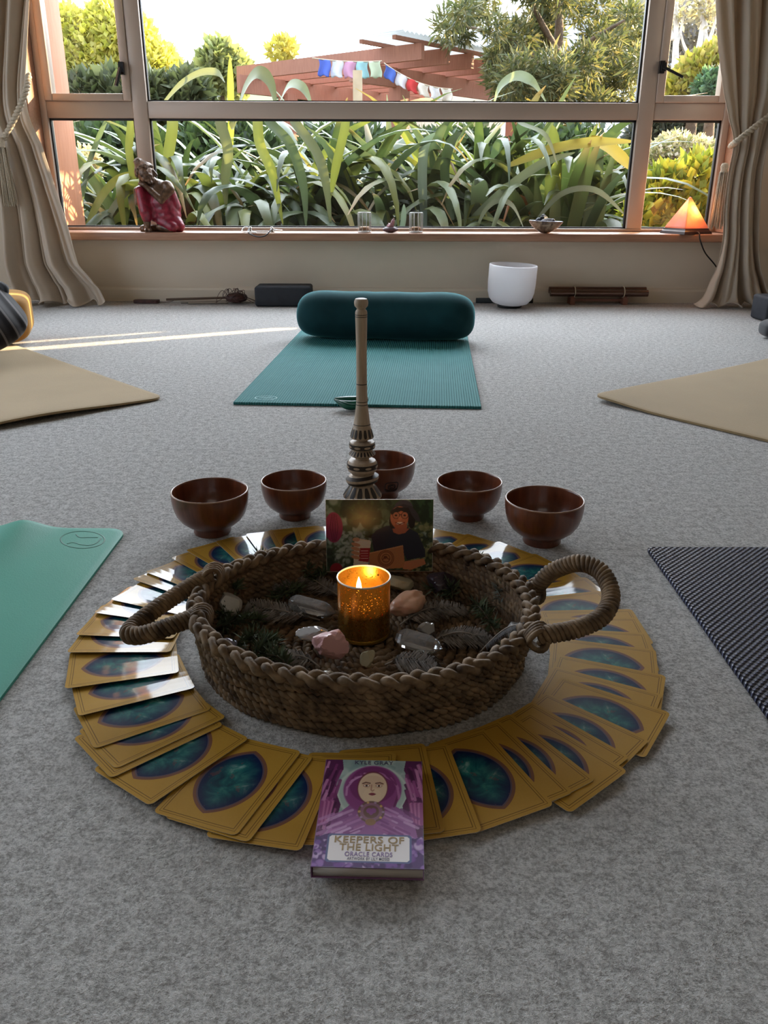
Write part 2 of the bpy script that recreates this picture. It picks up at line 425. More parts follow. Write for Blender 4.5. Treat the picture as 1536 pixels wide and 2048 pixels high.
# ================================================================== CURTAINS
def cloth_mat():
    t = NT('beige_curtain_linen'); v = t.coord('Object'); f = t.noise(v, 6, 2); g = t.noise(v, 700, 2)
    c = t.mix(f, (.57,.48,.38), (.65,.56,.45))
    b = t.pbsdf(c, .9, 0, .1, t.bump(g, .3, .001), Sheen_Weight=.2)
    d = t.n('ShaderNodeBsdfTranslucent'); d.inputs[0].default_value = (.55,.42,.28,1)
    m = t.n('ShaderNodeMixShader'); m.inputs[0].default_value = .18; t.l(b, m.inputs[1]); t.l(d.outputs[0], m.inputs[2])
    return t.done(m.outputs[0])
m_cloth = cloth_mat()
m_rope = mat('beige_cord', (.50,.42,.31), .8, var=(200,.2))
def curtain(name, rows, label, y0, folds, seed, gy):
    """rows: (py, left px, right px, fold depth)"""
    g = random.Random(seed); ph = [g.random()*6 for _ in range(6)]
    K = catmull([(r[0]*.01, r[1]*.01, r[2]*.01) for r in rows], 1)
    D_ = [r[3] for r in rows]; Yo = [r[4] for r in rows]
    n = len(rows)-1
    def at(v):
        f = v*n; i = min(int(f), n-1); t = f-i; q = lambda a: rows[i][a]*(1-t)+rows[i+1][a]*t
        # smooth interpolation of edges
        def cr(a):
            p0,p1,p2,p3 = rows[max(i-1,0)][a],rows[i][a],rows[i+1][a],rows[min(i+2,n)][a]
            return .5*((2*p1)+(-p0+p2)*t+(2*p0-5*p1+4*p2-p3)*t*t+(-p0+3*p1-3*p2+p3)*t*t*t)
        return q(0), cr(1), cr(2), q(3), q(4)
    def fn(u, v):
        py, a, b, d, yo = at(v)
        uu = u+.035*math.sin(4*v+ph[0]+5*u)
        ff = math.sin(2*PI*folds*uu+ph[1]+.8*math.sin(3*v))+.45*math.sin(2*PI*folds*1.9*uu+ph[2]+1.5*v)+.25*math.sin(2*PI*folds*3.3*uu+ph[3]-2*v)
        s = math.sin(2*PI*folds*uu+ph[1]+.8*math.sin(3*v)+1.2)
        y = yo+d*ff
        px = a+(b-a)*(u+.018*s)
        p = ony(px, py, yo); x = p.x; z = p.z
        if v > .86:
            q = (v-.86)/.14; z = z*(1-q)+(.004+.012*(1+math.sin(9*u*PI+ph[4])))*q; y += -.05*q*q*(1+.5*math.sin(7*u*PI+ph[5]))
        return (x, min(y, YW-.018), z)
    mb = MB(); mb.grid(fn, 150, 90)
    o = mb.build(name, m_cloth); sol = o.modifiers.new('thick', 'SOLIDIFY'); sol.thickness = .003
    return o
L_rows = [(-130,-60,72,.035,3.95),(0,-60,65,.035,3.95),(90,-60,59,.03,3.95),(180,-58,53,.022,3.95),(235,-50,60,.018,3.94),(290,-25,84,.02,3.93),(380,0,113,.026,3.93),(452,8,138,.03,3.92),(527,12,162,.032,3.92),(565,22,196,.034,3.92),(585,34,214,.034,3.92),(600,42,222,.034,3.93)]
tag(curtain('curtain', L_rows, '', 0, 3.2, 3, 235), 'beige curtain tied back at the left end of the window', 'curtain', 'tied back curtains')
R_rows = [(-130,1428,1600,.035,3.95),(0,1431,1600,.035,3.95),(100,1437,1590,.03,3.95),(185,1447,1575,.022,3.95),(240,1457,1552,.018,3.94),(285,1465,1535,.018,3.93),(350,1453,1522,.024,3.93),(415,1445,1518,.028,3.93),(480,1443,1516,.03,3.92),(540,1431,1522,.03,3.92),(582,1410,1540,.034,3.92),(610,1384,1560,.034,3.93)]
tag(curtain('curtain', R_rows, '', 0, 3.0, 11, 260), 'beige curtain tied back at the right end of the window beside the glowing lamp', 'curtain', 'tied back curtains')
def tieback(pts, tassel, label):
    base = Vector(pts[0]); t = thing('curtain_tieback', label, 'tieback', base, group='rope curtain tiebacks')
    mb = MB(); twist(mb, [Vector(p)-base for p in catmull(pts, 14)], .0075, .007, .035, 2, 7); mb.build('rope', m_rope, t)
    mb = MB(); a = Vector(tassel)-base
    mb.lathe([(0,.05),(.012,.048),(.018,.035),(.014,.02),(.018,.01)], 14, a)
    for k in range(46):
        q = rnd.random()*2*PI; r = .018*math.sqrt(rnd.random()); l = .20+.03*rnd.random()
        mb.tube([a+Vector((r*math.cos(q),r*math.sin(q),.012)), a+Vector((r*1.3*math.cos(q),r*1.3*math.sin(q),-l*.5)), a+Vector((r*1.6*math.cos(q)+.004*rnd.random(),r*1.6*math.sin(q),-l))], .0022, 4)
    mb.build('tassel', m_rope, t)
tieback([ony(-30,330,3.88), ony(0,288,3.87), ony(25,245,3.86), ony(42,208,3.86), ony(52,180,3.87), ony(58,150,3.93)], ony(4,300,3.86), 'twisted beige rope holding back the left curtain')
tieback([ony(1462,292,3.95), ony(1472,284,3.86), ony(1495,266,3.855), ony(1520,246,3.86), ony(1560,215,3.88)], ony(1447,350,3.97), 'twisted beige rope holding back the right curtain')
# ================================================================== MATS
def mat_slab(name, corner, dirx, W, L, th, m, label, rad=.03, wave=None, diry=None):
    """corner: rounded near corner; dirx/diry run along the two edges from it"""
    c = Vector((corner[0],corner[1],0)); ax = Vector((dirx[0],dirx[1],0)).normalized()
    ay = Vector((-ax.y,ax.x,0))
    if diry is not None and ay.dot(Vector((diry[0],diry[1],0))) < 0: ay = -ay
    rz = math.atan2(ax.y, ax.x); flip = ay.dot(Vector((-ax.y,ax.x,0))) < 0
    mb = MB(); nx, ny = 44, 90
    def inset(x, y):      # rounded corners by pulling grid points in
        for (cx, cy_) in ((rad,rad),(W-rad,rad),(rad,L-rad),(W-rad,L-rad)):
            if (x < rad if cx == rad else x > W-rad) and (y < rad if cy_ == rad else y > L-rad):
                dx, dy = x-cx, y-cy_; mlen = max(abs(dx),abs(dy)); l = math.hypot(dx,dy)
                if l > 1e-9: return cx+dx*mlen/l, cy_+dy*mlen/l
        return x, y
    xs = [rad*i/5 for i in range(5)]+[rad+(W-2*rad)*i/(nx-10) for i in range(nx-9)]+[W-rad+rad*(i+1)/5 for i in range(5)]
    ys = [rad*i/5 for i in range(5)]+[rad+(L-2*rad)*i/(ny-10) for i in range(ny-9)]+[L-rad+rad*(i+1)/5 for i in range(5)]
    sg = -1 if flip else 1; ids = {}
    for lay in (0,1):
        for j, y in enumerate(ys):
            for i, x in enumerate(xs):
                X, Y = inset(x, y); z = th if lay else 0
                e = min(x, W-x, y, L-y)
                if lay and e < 1e-6: z -= th*.25
                if wave: z += wave(X, Y)
                ids[lay,i,j] = mb.v((X, sg*Y, z))
    I, J = len(xs)-1, len(ys)-1
    for lay in (0,1):
        for j in range(J):
            for i in range(I):
                q = (ids[lay,i,j], ids[lay,i+1,j], ids[lay,i+1,j+1], ids[lay,i,j+1])
                mb.f(*(q if (lay == 1) != flip else reversed(q)))
    per = [(i,0) for i in range(I)]+[(I,j) for j in range(J)]+[(i,J) for i in range(I,0,-1)]+[(0,j) for j in range(J,0,-1)]
    for k in range(len(per)):
        a, b = per[k], per[(k+1) % len(per)]
        q = (ids[0,a[0],a[1]], ids[0,b[0],b[1]], ids[1,b[0],b[1]], ids[1,a[0],a[1]])
        mb.f(*(q if not flip else reversed(q)))
    o = mb.build(name, m, None, c+Vector((0,0,.001)), (0,0,rz)); sharp(o, 50)
    return tag(o, label, 'yoga mat')
def teal_mat():
    t = NT('teal_ribbed_foam'); v = t.coord('Object'); s = t.n('ShaderNodeSeparateXYZ'); t.l(v, s.inputs[0])
    rib = t.math('SINE', t.math('MULTIPLY', s.outputs[0], 2*PI/.0065))
    f = t.noise(v, 9, 3); c = t.mix(f, (.024,.150,.152), (.042,.195,.195))
    return t.done(t.pbsdf(c, .8, 0, .2, t.bump(rib, .6, .0016)))
def green_mat():
    t = NT('green_rubber'); v = t.coord('Object')
    c = t.mix(t.noise(v, 5, 3), (.036,.25,.18), (.056,.31,.23))
    return t.done(t.pbsdf(c, .55, 0, .35, t.bump(t.noise(v, 500, 2), .25, .001)))
def navy_mat():
    t = NT('navy_beaded_foam'); v = t.coord('Object'); s = t.n('ShaderNodeSeparateXYZ'); t.l(v, s.inputs[0])
    P_ = .0066
    a = t.math('SINE', t.math('MULTIPLY', t.math('ADD', s.outputs[0], s.outputs[1]), 2*PI/(P_*1.41)))
    b = t.math('SINE', t.math('MULTIPLY', t.math('SUBTRACT', s.outputs[0], s.outputs[1]), 2*PI/(P_*1.41)))
    h = t.math('ADD', a, b)
    c = t.ramp(t.math('MULTIPLY_ADD', h, .25, .5), [(.45,(.006,.008,.026)),(.72,(.018,.022,.065)),(.9,(.13,.145,.26))])  # bead highlights painted in: pale on the tops, dark in the gaps
    return t.done(t.pbsdf(c, .38, 0, .5, t.bump(h, .9, .0022)))
m_teal = teal_mat(); m_green = green_mat(); m_navy = navy_mat()
m_tan = mat('tan_felt', (.33,.24,.13), .95, spec=.1, var=(4,.06), bump=(260,.5,.002), Sheen_Weight=.2)
P = lambda px, py, z=0: onz(px, py, z)
a = P(466,806,.005); b = P(963,815,.005)
tm = mat_slab('yoga_mat', a, b-a, (b-a).length, 1.72, .0065, m_teal, 'teal ribbed yoga mat under the dark bolster, facing the basket', .004, diry=(0,1))
def flat_logo(parent, pieces, m, name, z, loc):
    mb = MB()
    for pts, r, cl in pieces: mb.tube([(p[0],p[1],z) for p in pts], r, 6, closed=cl, flat=.25)
    o = mb.build(name, m, parent, loc); return o
ell = lambda cx, cy_, rx, ry, n=40, a0=0, a1=2*PI: [(cx+rx*math.cos(a0+(a1-a0)*k/n), cy_+ry*math.sin(a0+(a1-a0)*k/n)) for k in range(n)]
m_tealp = mat('pale_teal_print', (.13,.42,.42), .5)
o = flat_logo(tm, [(ell(0,0,.028,.02), .0012, True), ([(-.018,.003),(-.009,.008),(0,.003),(.009,.008),(.018,.003)], .0012, False), ([(-.018,-.007),(-.009,-.002),(0,-.007),(.009,-.002),(.018,-.007)], .0012, False)], m_tealp, 'logo', .0068, (.075,.05,0)); o['label'] = 'pale oval printed emblem'
a = P(317,800); mat_slab('yoga_mat', (a.x+.015,a.y+.005), (-.73,-.683), .66, 1.75, .007, m_tan, 'tan felt yoga mat under the mustard and striped cushions', .035, wave=lambda x, y: .012*math.exp(-((x-.33)/.2)**2-(y/.15)**2), diry=(-.68,.73))
a = P(1194,802); mat_slab('yoga_mat', (a.x-.012,a.y+.004), (.62,-.785), .66, 1.75, .007, m_tan, 'tan felt yoga mat lying on the right, below the chime bars', .03, wave=lambda x, y: .010*math.exp(-(x/.12)**2-(y/.4)**2), diry=(.743,.688))
a = P(256,1062)
gm = mat_slab('yoga_mat', (a.x,a.y), (0,-1), .66+1.1, .66, .005, m_green, 'bright green smooth yoga mat left of the card ring', .03, wave=lambda x, y: .014*math.exp(-((y-.165)/.035)**2)*math.exp(-(x/.10)**2)+.004*math.exp(-((y-.33)/.05)**2)*math.exp(-(x/.12)**2), diry=(-1,0))
# debossed oval emblem: two S strokes in an oval
q = lambda px, py: (P(px,py,.006)-P(165,1078,.006))
m_dgreen = mat('pressed_green_rubber', (.02,.17,.12), .5)
ov = [(165+44*math.cos(t*2*PI/40), 1079.5+17*math.sin(t*2*PI/40)) for t in range(40)]
s1 = catmull([(152,1069,0),(160,1075,0),(178,1075,0),(196,1075,0)],6); s2 = catmull([(134,1088,0),(146,1085,0),(160,1089,0),(178,1091,0),(193,1086,0),(203,1076,0)],6)
mb = MB()
for lst, cl in ((ov,True),([(p.x,p.y) for p in s1],False),([(p.x,p.y) for p in s2],False)):
    mb.tube([(-q(x,y).y, q(x,y).x, 0) for x, y in lst], .0011, 6, closed=cl, flat=.3)
lo = P(165,1078,.006)-gm.location
o = mb.build('logo', m_dgreen, gm); o['label'] = 'pressed oval emblem with two wavy strokes'
o.matrix_parent_inverse = Matrix.Identity(4); o.location = (-lo.y, lo.x, .0052)
a = P(1292,1101); mat_slab('yoga_mat', (a.x,a.y), (0,-1), 1.75, .66, .006, m_navy, 'dark navy beaded yoga mat right of the card ring', .008, diry=(1,0))
# ================================================================== CUSHIONS, BLOCKS
def superell(name, sx, sy, sz, e1, e2, m, parent=None, loc=None, rot=None, fn=None, nu=64, nv=32):
    sg = lambda c, e: math.copysign(abs(c)**e, c)
    mb = MB()
    def f(u, v):
        a = -PI+2*PI*u; b = -PI/2+PI*v
        p = Vector((sx*sg(math.cos(b),e1)*sg(math.cos(a),e2), sy*sg(math.cos(b),e1)*sg(math.sin(a),e2), sz*sg(math.sin(b),e1)))
        return fn(p) if fn else p
    mb.grid(f, nu, nv); o = mb.build(name, m, parent, loc, rot)
    bm = bmesh.new(); bm.from_mesh(o.data); bmesh.ops.remove_doubles(bm, verts=bm.verts, dist=1e-5); bm.to_mesh(o.data); bm.free()
    o.data.polygons.foreach_set('use_smooth', [True]*len(o.data.polygons)); return o
m_velvet = mat('dark_teal_velvet', (.010,.045,.052), .85, spec=.15, var=(7,.25), bump=(300,.2,.001), Sheen_Weight=.6, Sheen_Roughness=.35, Sheen_Tint=(.15,.55,.6,1))
bl = P(600,682); br = P(945,690); bc = (bl+br)/2; bd = (br-bl); BR = .086
def bol(p):
    x = p.x/.325; r = math.hypot(p.y, p.z); a = math.atan2(p.z, p.y)
    k = 1-.05*math.exp(-((x+.08)/.10)**2)*max(0,math.sin(a))+.02*math.sin(9*x+2)*math.sin(a)
    return Vector((p.x, p.y*k*(1.06), p.z*k*(1.0 if p.z > 0 else .93)))
mb = MB(); prof = []
for k in range(41):
    e = -math.cos(PI*k/40); x = .318*math.copysign(abs(e)**.8, e)
    prof.append((BR*max(0,1-abs(x/.318)**9)**(1/2.6) if 0 < k < 40 else 0, x))
mb.lathe(prof, 56)
mb.V = [tuple(bol(Vector((z, x, y)))) for (x, y, z) in mb.V]
yb = mb.build('bolster', m_velvet, None, ((bl.x+br.x)/2, bc.y+BR*.55, .0075+BR*.93*.985), (0,0,math.atan2(bd.y,bd.x)))
tag(yb, 'dark teal velvet bolster lying across the teal mat', 'bolster')
# mustard bolster at the left edge
m_must = mat('mustard_velvet', (.27,.125,.025), .8, spec=.2, var=(6,.2), bump=(40,.25,.004), Sheen_Weight=.35, Sheen_Roughness=.4, Sheen_Tint=(1,.7,.3,1))
c1 = P(62,690)
wob = lambda p: p+Vector((.006*math.sin(20*p.y+3*p.z),.005*math.sin(18*p.x),.005*math.sin(22*p.x+9*p.y)))
o = superell('bolster_cushion', .33, .135, .083, .35, .32, m_must, None, (c1.x-.325,c1.y-.035,.093), (0,0,R(22)), wob)
tag(o, 'mustard velvet block cushion on the tan mat by the left curtain', 'cushion')
def stripe_mat():
    t = NT('charcoal_striped_velvet'); v = t.coord('Object'); s = t.n('ShaderNodeSeparateXYZ'); t.l(v, s.inputs[0])
    x = t.math('ADD', t.math('MULTIPLY', s.outputs[0], 2*PI/.040), t.math('MULTIPLY', t.noise(v, 5, 1), 1.2))
    f = t.ramp(t.math('SINE', x), [(.80, (.018,.016,.018)), (.93, (.14,.13,.13))])
    return t.done(t.pbsdf(f, .85, 0, .1, t.bump(t.math('SINE', x), .5, .006), Sheen_Weight=.3))
m_str = stripe_mat()
sp0 = ony(-82,668,2.58)
th_ = thing('striped_cushion', 'charcoal velvet cushion with pale stripes leaning on the mustard cushion', 'cushion', (-1.315,2.57,.122), (Matrix.Rotation(R(30),3,'X') @ Matrix.Rotation(R(40),3,'Z')).to_euler())
o = superell('cover', .19, .18, .065, .9, .5, m_str, th_, None, None, lambda p: Vector((p.x, p.y, p.z*(1-.5*min(1,(abs(p.x)/.19)**4)))))
m_blackv = mat('black_velvet', (.012,.012,.014), .85, Sheen_Weight=.2)
mb = MB(); mb.tube(catmull([(.150,.10,.0),(.178,.085,.01),(.187,.05,.012),(.175,.025,.004)], 6), [.004+.010*math.sin(PI*k/18) for k in range(19)], 8); mb.build('loop_tab', m_blackv, th_)
# yoga blocks
m_foam = mat('charcoal_foam', (.030,.033,.040), .75, spec=.3, var=(30,.15), bump=(400,.3,.001))
b0 = P(510,614); b1 = P(622,614)
bw = (b1-b0).length
o = bbox('yoga_block', ((b0.x+b1.x)/2, b0.y+.072, .046), (bw,.142,.09), m_foam, None, .012, 4, (0,0,0)); tag(o, 'charcoal foam yoga block beside the dark teal bolster', 'yoga block')
b2 = P(1525,645)
o = bbox('yoga_block', (b2.x+.118,b2.y+.07,.052), (.23,.14,.10), m_foam, None, .012, 4, (0,0,R(4))); tag(o, 'charcoal foam yoga block cut off at the right edge near the curtain', 'yoga block')
b3 = P(1532,682)
o = superell('eye_pillow', .10, .06, .035, .6, .5, m_blackv, None, (b3.x+.10,b3.y+.05,.036)); tag(o, 'black pillow barely showing at the right edge of the carpet', 'pillow')
# green satin eye pillow in front of the teal mat
m_satin = mat('dark_green_satin', (.006,.075,.045), .38, spec=.35, var=(20,.3))
e0 = P(668,817); e1 = P(736,822)
pl_ = thing('folded_pouch', 'small dark green satin pouch curled on the carpet before the teal mat', 'pouch', ((e0.x+e1.x)/2, e0.y-.012, 0), (0,0,R(-4)))
hw = (e1.x-e0.x)/2
def pq(p):
    u = p.x/hw; k = 1-.55*max(0,-u)**1.6
    return Vector((p.x, p.y*k+.010*u*u, p.z*k*(1.0 if p.z < 0 else 1.15)+.007*u*u-.006*math.exp(-((p.y+.004)/.006)**2)*(1 if p.z > 0 else 0)))
superell('cover', hw, .026, .013, .9, .75, m_satin, pl_, (0,0,.0165), (R(12),0,0), pq, 48, 28)
mb = MB(); mb.tube(catmull([(-hw*.96,.006,.024),(-hw*.5,-.016,.024),(0,-.024,.020),(hw*.5,-.023,.021),(hw*.97,.008,.027)],8), .0016, 6); mb.build('seam', m_satin, pl_)
# ================================================================== BOWLS
m_bowl = wood_mat('lacquered_red_brown_wood', (.085,.022,.009), (.19,.055,.022), .30, (5,5,.8), .5, .35, 14)
m_rim = mat('painted_rim_highlight', (.34,.20,.13), .3)  # bright edge highlight put into the rim colour
def bowl_mesh(kind):
    mb = MB(); s = 1.0
    out = [(0,.006),(.022,.006),(.0235,0),(.0275,0),(.029,.003),(.0288,.010),(.030,.0125),(.038,.0165),(.047,.024),(.0535,.034),(.0572,.046),(.0588,.058),(.0590,.069)]
    rim = [(.0588,.0703),(.0578,.0708),(.0568,.0703)]
    inn = [(.0562,.068),(.0558,.056),(.053,.042),(.046,.029),(.036,.020),(.022,.0145),(0,.0125)]
    prof = out+rim+inn
    mis = [0]*(len(out)-1)+[1]*len(rim)+[0]*(len(inn))
    mb.lathe(prof, 56, mis=mis[:len(prof)-1]); return mb
proto = None
BW = [((342+496)/2,1077,154,'dark red wooden bowl, leftmost of the five behind the basket'),((521+653)/2,1044,132,'dark red wooden bowl between the leftmost bowl and the carved whisk'),(765,1003,132,'dark red wooden bowl with a carved square emblem, half hidden behind the carved whisk'),((873+1005)/2,1046,132,'dark red wooden bowl to the right of the portrait photo, second from right'),((1010+1168)/2,1097,158,'dark red wooden bowl, rightmost of the five, above the basket handle')]
bowl_mats = [m_bowl, m_rim]
for i, (px, py, wpx, lab) in enumerate(BW):
    g = P(px, py); c = Vector((g.x, g.y+.027, 0))
    d = ray(px, py-60); dist = c.y/ d[1]; sc_ = (wpx*dist/F)/.118*.985
    t = thing('wooden_bowl', lab, 'bowl', c, (0,0,rnd.random()*6), group='wooden bowls behind the basket'); t.scale = (sc_,)*3
    if proto is None: proto = bowl_mesh(0).build('body', bowl_mats, t, sh=60)
    else: o = proto.copy(); C.objects.link(o); o.parent = t
    if i == 2:
        t.rotation_euler.z = 0; me = MB(); hgt = .036
        def on(u, v):      # emblem patch: u,v in metres about the point facing the basket's right
            zz = hgt+v; r = .0235+.0357*min(1,max(0,(zz-.0125)/.046))**.55 if zz < .058 else .0589
            rr = [p for p in [(.030,.0125),(.038,.0165),(.047,.024),(.0535,.034),(.0572,.046),(.0588,.058)]]
            r = rr[-1][0]
            for k in range(5):
                if rr[k][1] <= zz <= rr[k+1][1]: r = rr[k][0]+(rr[k+1][0]-rr[k][0])*(zz-rr[k][1])/(rr[k+1][1]-rr[k][1])
            a_ = -PI/2+.30+u/.056; return ((r+.0004)*math.cos(a_), (r+.0004)*math.sin(a_), zz)
        for pts, cl in ((rrect(.024,.019,.005), True), (rrect(.013,.009,.004,4,(0,.001)), True), ([(-.005,.001),(0,.004),(.005,.001)], False), ([(-.011,-.004),(-.006,-.007),(0,-.0065),(.006,-.0075),(.011,-.004)], False), ([(-.003,-.001),(.002,-.001)], False)):
            me.tube([on(*p) for p in pts], .0009, 5, closed=cl)
        o = me.build('carved_emblem', mat('burnt_carving', (.02,.007,.004), .6), t); o['label'] = 'carved square emblem with rounded strokes'
# ================================================================== CARVED WHISK (molinillo)
m_pale = wood_mat('pale_carved_wood', (.36,.27,.19), (.48,.37,.27), .5, (9,9,1.2), .4, 0, 18)
m_burn = mat('burnt_dark_wood', (.022,.013,.009), .5)
MY = 1.285
wk = thing('carved_wooden_whisk', 'tall carved pale wooden chocolate whisk with loose rings, standing behind the photo', 'whisk', (ony(725,1000,MY).x, MY, 0))
zz = lambda py: ony(725,py,MY).z
pw = lambda wcrop: wcrop/2.743/2*(MY/ray(725,800)[1])/F       # half width from crop pixels
cy2 = lambda c: c/2.743+560
def seg(name, pts, m=(m_pale,m_burn), mis=None, tilt=0, n=40):
    mb = MB(); prof = [(pw(w_), zz(cy2(yc))) for w_, yc in pts]
    prof = [(0,prof[0][1])]+prof+[(0,prof[-1][1])]
    mi = [0]+(mis or [0]*(len(pts)-1))+[0]
    zc = (prof[0][1]+prof[-1][1])/2
    prof = [(r, z-zc) for r, z in prof][::-1]; mi = mi[::-1]
    mb.lathe(prof, n, mis=mi)
    return mb.build(name, list(m), wk, (0,0,zc), (R(tilt*.4),R(tilt),0), sh=40)
seg('handle', [(40,100),(62,103),(73,115),(75,128),(70,142),(50,154),(44,160),(56,166),(64,176),(64,188),(64,192),(63.5,199),(63.5,203),(60,300),(57,400),(57.5,500),(59,567),(59,572),(62,664),(62,668),(64,680),(65,684),(78,740),(92,787),(95,791),(96,800)], mis=[0]*9+[1,0,1,0,0,0,0,1,0,1,0,1,0,0,1,0])
sk = seg('carved_skirt', [(92,801),(100,808),(118,835),(130,856),(126,864),(80,868),(62,876),(60,884)])
rg = seg('loose_ring', [(100,882),(136,886),(140,897),(140,915),(130,923),(80,926)])
seg('carved_skirt', [(95,926),(110,930),(146,948),(150,953),(110,966),(80,972),(76,984),(90,988)])
rg2 = seg('loose_ring', [(110,982),(150,988),(166,1000),(168,1020),(164,1040),(130,1055),(110,1066),(70,1068)], mis=[0,0,0,0,0,0,0])
rg3 = seg('loose_ring', [(90,1058),(150,1066),(190,1080),(186,1094),(170,1108),(110,1112)], tilt=-7, mis=[0,1,0,1,1])
sk3 = seg('carved_skirt', [(100,1108),(130,1118),(175,1148),(216,1172),(220,1184),(196,1196),(150,1202)])
mb = MB(); zb = zz(cy2(1200)); mb.lathe([(0,0),(.014,.001),(.023,.008),(.026,.02),(.023,zb-.008),(.012,zb+.004)], 32); mb.build('foot_ball', m_burn, wk)
def petals(name, za, zb_, ra, rb, n, wa, wb, zo=0.0):
    mb = MB()
    for k in range(n):
        a = 2*PI*k/n+.1; pts = []
        for t in np.linspace(0,1,7):
            hw = (wa+(wb-wa)*t)*(math.sin(PI*min(1,max(0.04,t)))**.5*.5+.5)
            r = ra+(rb-ra)*t+.0006; z = za+(zb_-za)*t
            pts.append((a-hw/max(r,.004), a+hw/max(r,.004), r, z))
        for i in range(6):
            p, q_ = pts[i], pts[i+1]
            b = [mb.v((p[2]*math.cos(x), p[2]*math.sin(x), p[3])) for x in np.linspace(p[0],p[1],4)]
            c = [mb.v((q_[2]*math.cos(x), q_[2]*math.sin(x), q_[3])) for x in np.linspace(q_[0],q_[1],4)]
            for j in range(3): mb.f(b[j], c[j], c[j+1], b[j+1])
    o = mb.build(name, m_burn, wk); o['label'] = 'burnt dark carved pattern'; return o
petals('burnt_petals', zz(cy2(812)), zz(cy2(857)), pw(104), pw(131), 14, .0022, .0030)
petals('burnt_petals', zz(cy2(931)), zz(cy2(951)), pw(112), pw(149), 22, .0014, .0020)
petals('burnt_petals', zz(cy2(1122)), zz(cy2(1176)), pw(138), pw(219), 14, .0030, .0052)
def ovals(za, zb_, r, n):
    mb = MB(); h = (za-zb_)
    mb2 = MB()
    for t in range(48):
        pass
    prof = [(r+.0004, zb_), (r+.0004, za)]
    mb.lathe(prof, 44); o = mb.build('burnt_band', m_burn, wk)
    for k in range(n):
        a = 2*PI*k/n-.35; e = []
        for q_ in range(14):
            u = .0052*math.cos(q_*2*PI/14); v = h*.25*math.sin(q_*2*PI/14); aa = a+u/r
            e.append(mb2.v(((r+.0012)*math.cos(aa), (r+.0012)*math.sin(aa), (za+zb_)/2+v)))
        mb2.f(*e)
    mb2.build('pale_oval_inlay', m_pale, wk, smooth=False)
ovals(zz(cy2(893)), zz(cy2(918)), pw(141), 8); ovals(zz(cy2(1000)), zz(cy2(1026)), pw(170), 8)
# ================================================================== CARD RING
RC = Vector((-.0255,.898,0)); CW, CL = .0855, .122
def card_back():
    t = NT('gold_card_back'); v = t.coord('Object'); s = t.n('ShaderNodeSeparateXYZ'); t.l(v, s.inputs[0])
    x, y = s.outputs[0], s.outputs[1]; ax, ay = t.math('ABSOLUTE', x), t.math('ABSOLUTE', y)
    g = t.noise(v, 30, 3); g2 = t.noise(v, 900, 2)
    gold = t.mix(g, (.40,.215,.028), (.50,.295,.05)); gold = t.mix(t.math('MULTIPLY', g2, .35), gold, (.30,.155,.02))
    def line(off, wd):
        a = t.math('LESS_THAN', t.math('ABSOLUTE', t.math('SUBTRACT', ax, CW/2-off)), wd)
        a = t.math('MULTIPLY', a, t.math('LESS_THAN', ay, CL/2-off+wd))
        b = t.math('LESS_THAN', t.math('ABSOLUTE', t.math('SUBTRACT', ay, CL/2-off)), wd)
        b = t.math('MULTIPLY', b, t.math('LESS_THAN', ax, CW/2-off+wd))
        return t.math('MAXIMUM', a, b)
    ln = t.math('MAXIMUM', line(.0042,.00028), line(.0066,.0004))
    c = t.mix(t.math('MULTIPLY', ln, .75), gold, (.07,.030,.008))
    def d(sgn):
        dx = t.math('ADD', ax, .0185); return t.math('SQRT', t.math('ADD', t.math('MULTIPLY', dx, dx), t.math('MULTIPLY', y, y)))
    dd = d(1)
    ring = t.math('LESS_THAN', dd, .0500); inner = t.math('LESS_THAN', dd, .0455); lip = t.math('LESS_THAN', dd, .0470)
    c = t.mix(ring, c, t.mix(g, (.13,.052,.032), (.22,.10,.06)))
    c = t.mix(lip, c, (.10,.07,.09))
    nb = t.noise(v, 42, 4, .6, .8); nc = t.noise(v, 75, 3, .6)
    neb = t.ramp(nb, [(.30, (.004,.012,.045)), (.48, (.008,.10,.11)), (.60, (.03,.19,.17)), (.72, (.35,.50,.47))])
    edge = t.math('MULTIPLY', t.math('SUBTRACT', .0455, dd), 55, clamp=True)
    neb = t.mix(edge, (.006,.012,.06), neb)
    neb = t.mix(t.math('MULTIPLY', t.math('GREATER_THAN', nc, .62), .35), neb, (.16,.05,.05))
    c = t.mix(inner, c, neb)
    return t.done(t.pbsdf(c, .42, 0, .06, t.bump(t.noise(v, 900, 2), .02, .0004), Coat_Weight=.45, Coat_Roughness=.05))
m_cardb = card_back(); m_cardf = mat('white_card_edge', (.55,.50,.45), .5); m_cardd = mat('dark_card_face', (.08,.05,.04), .5)
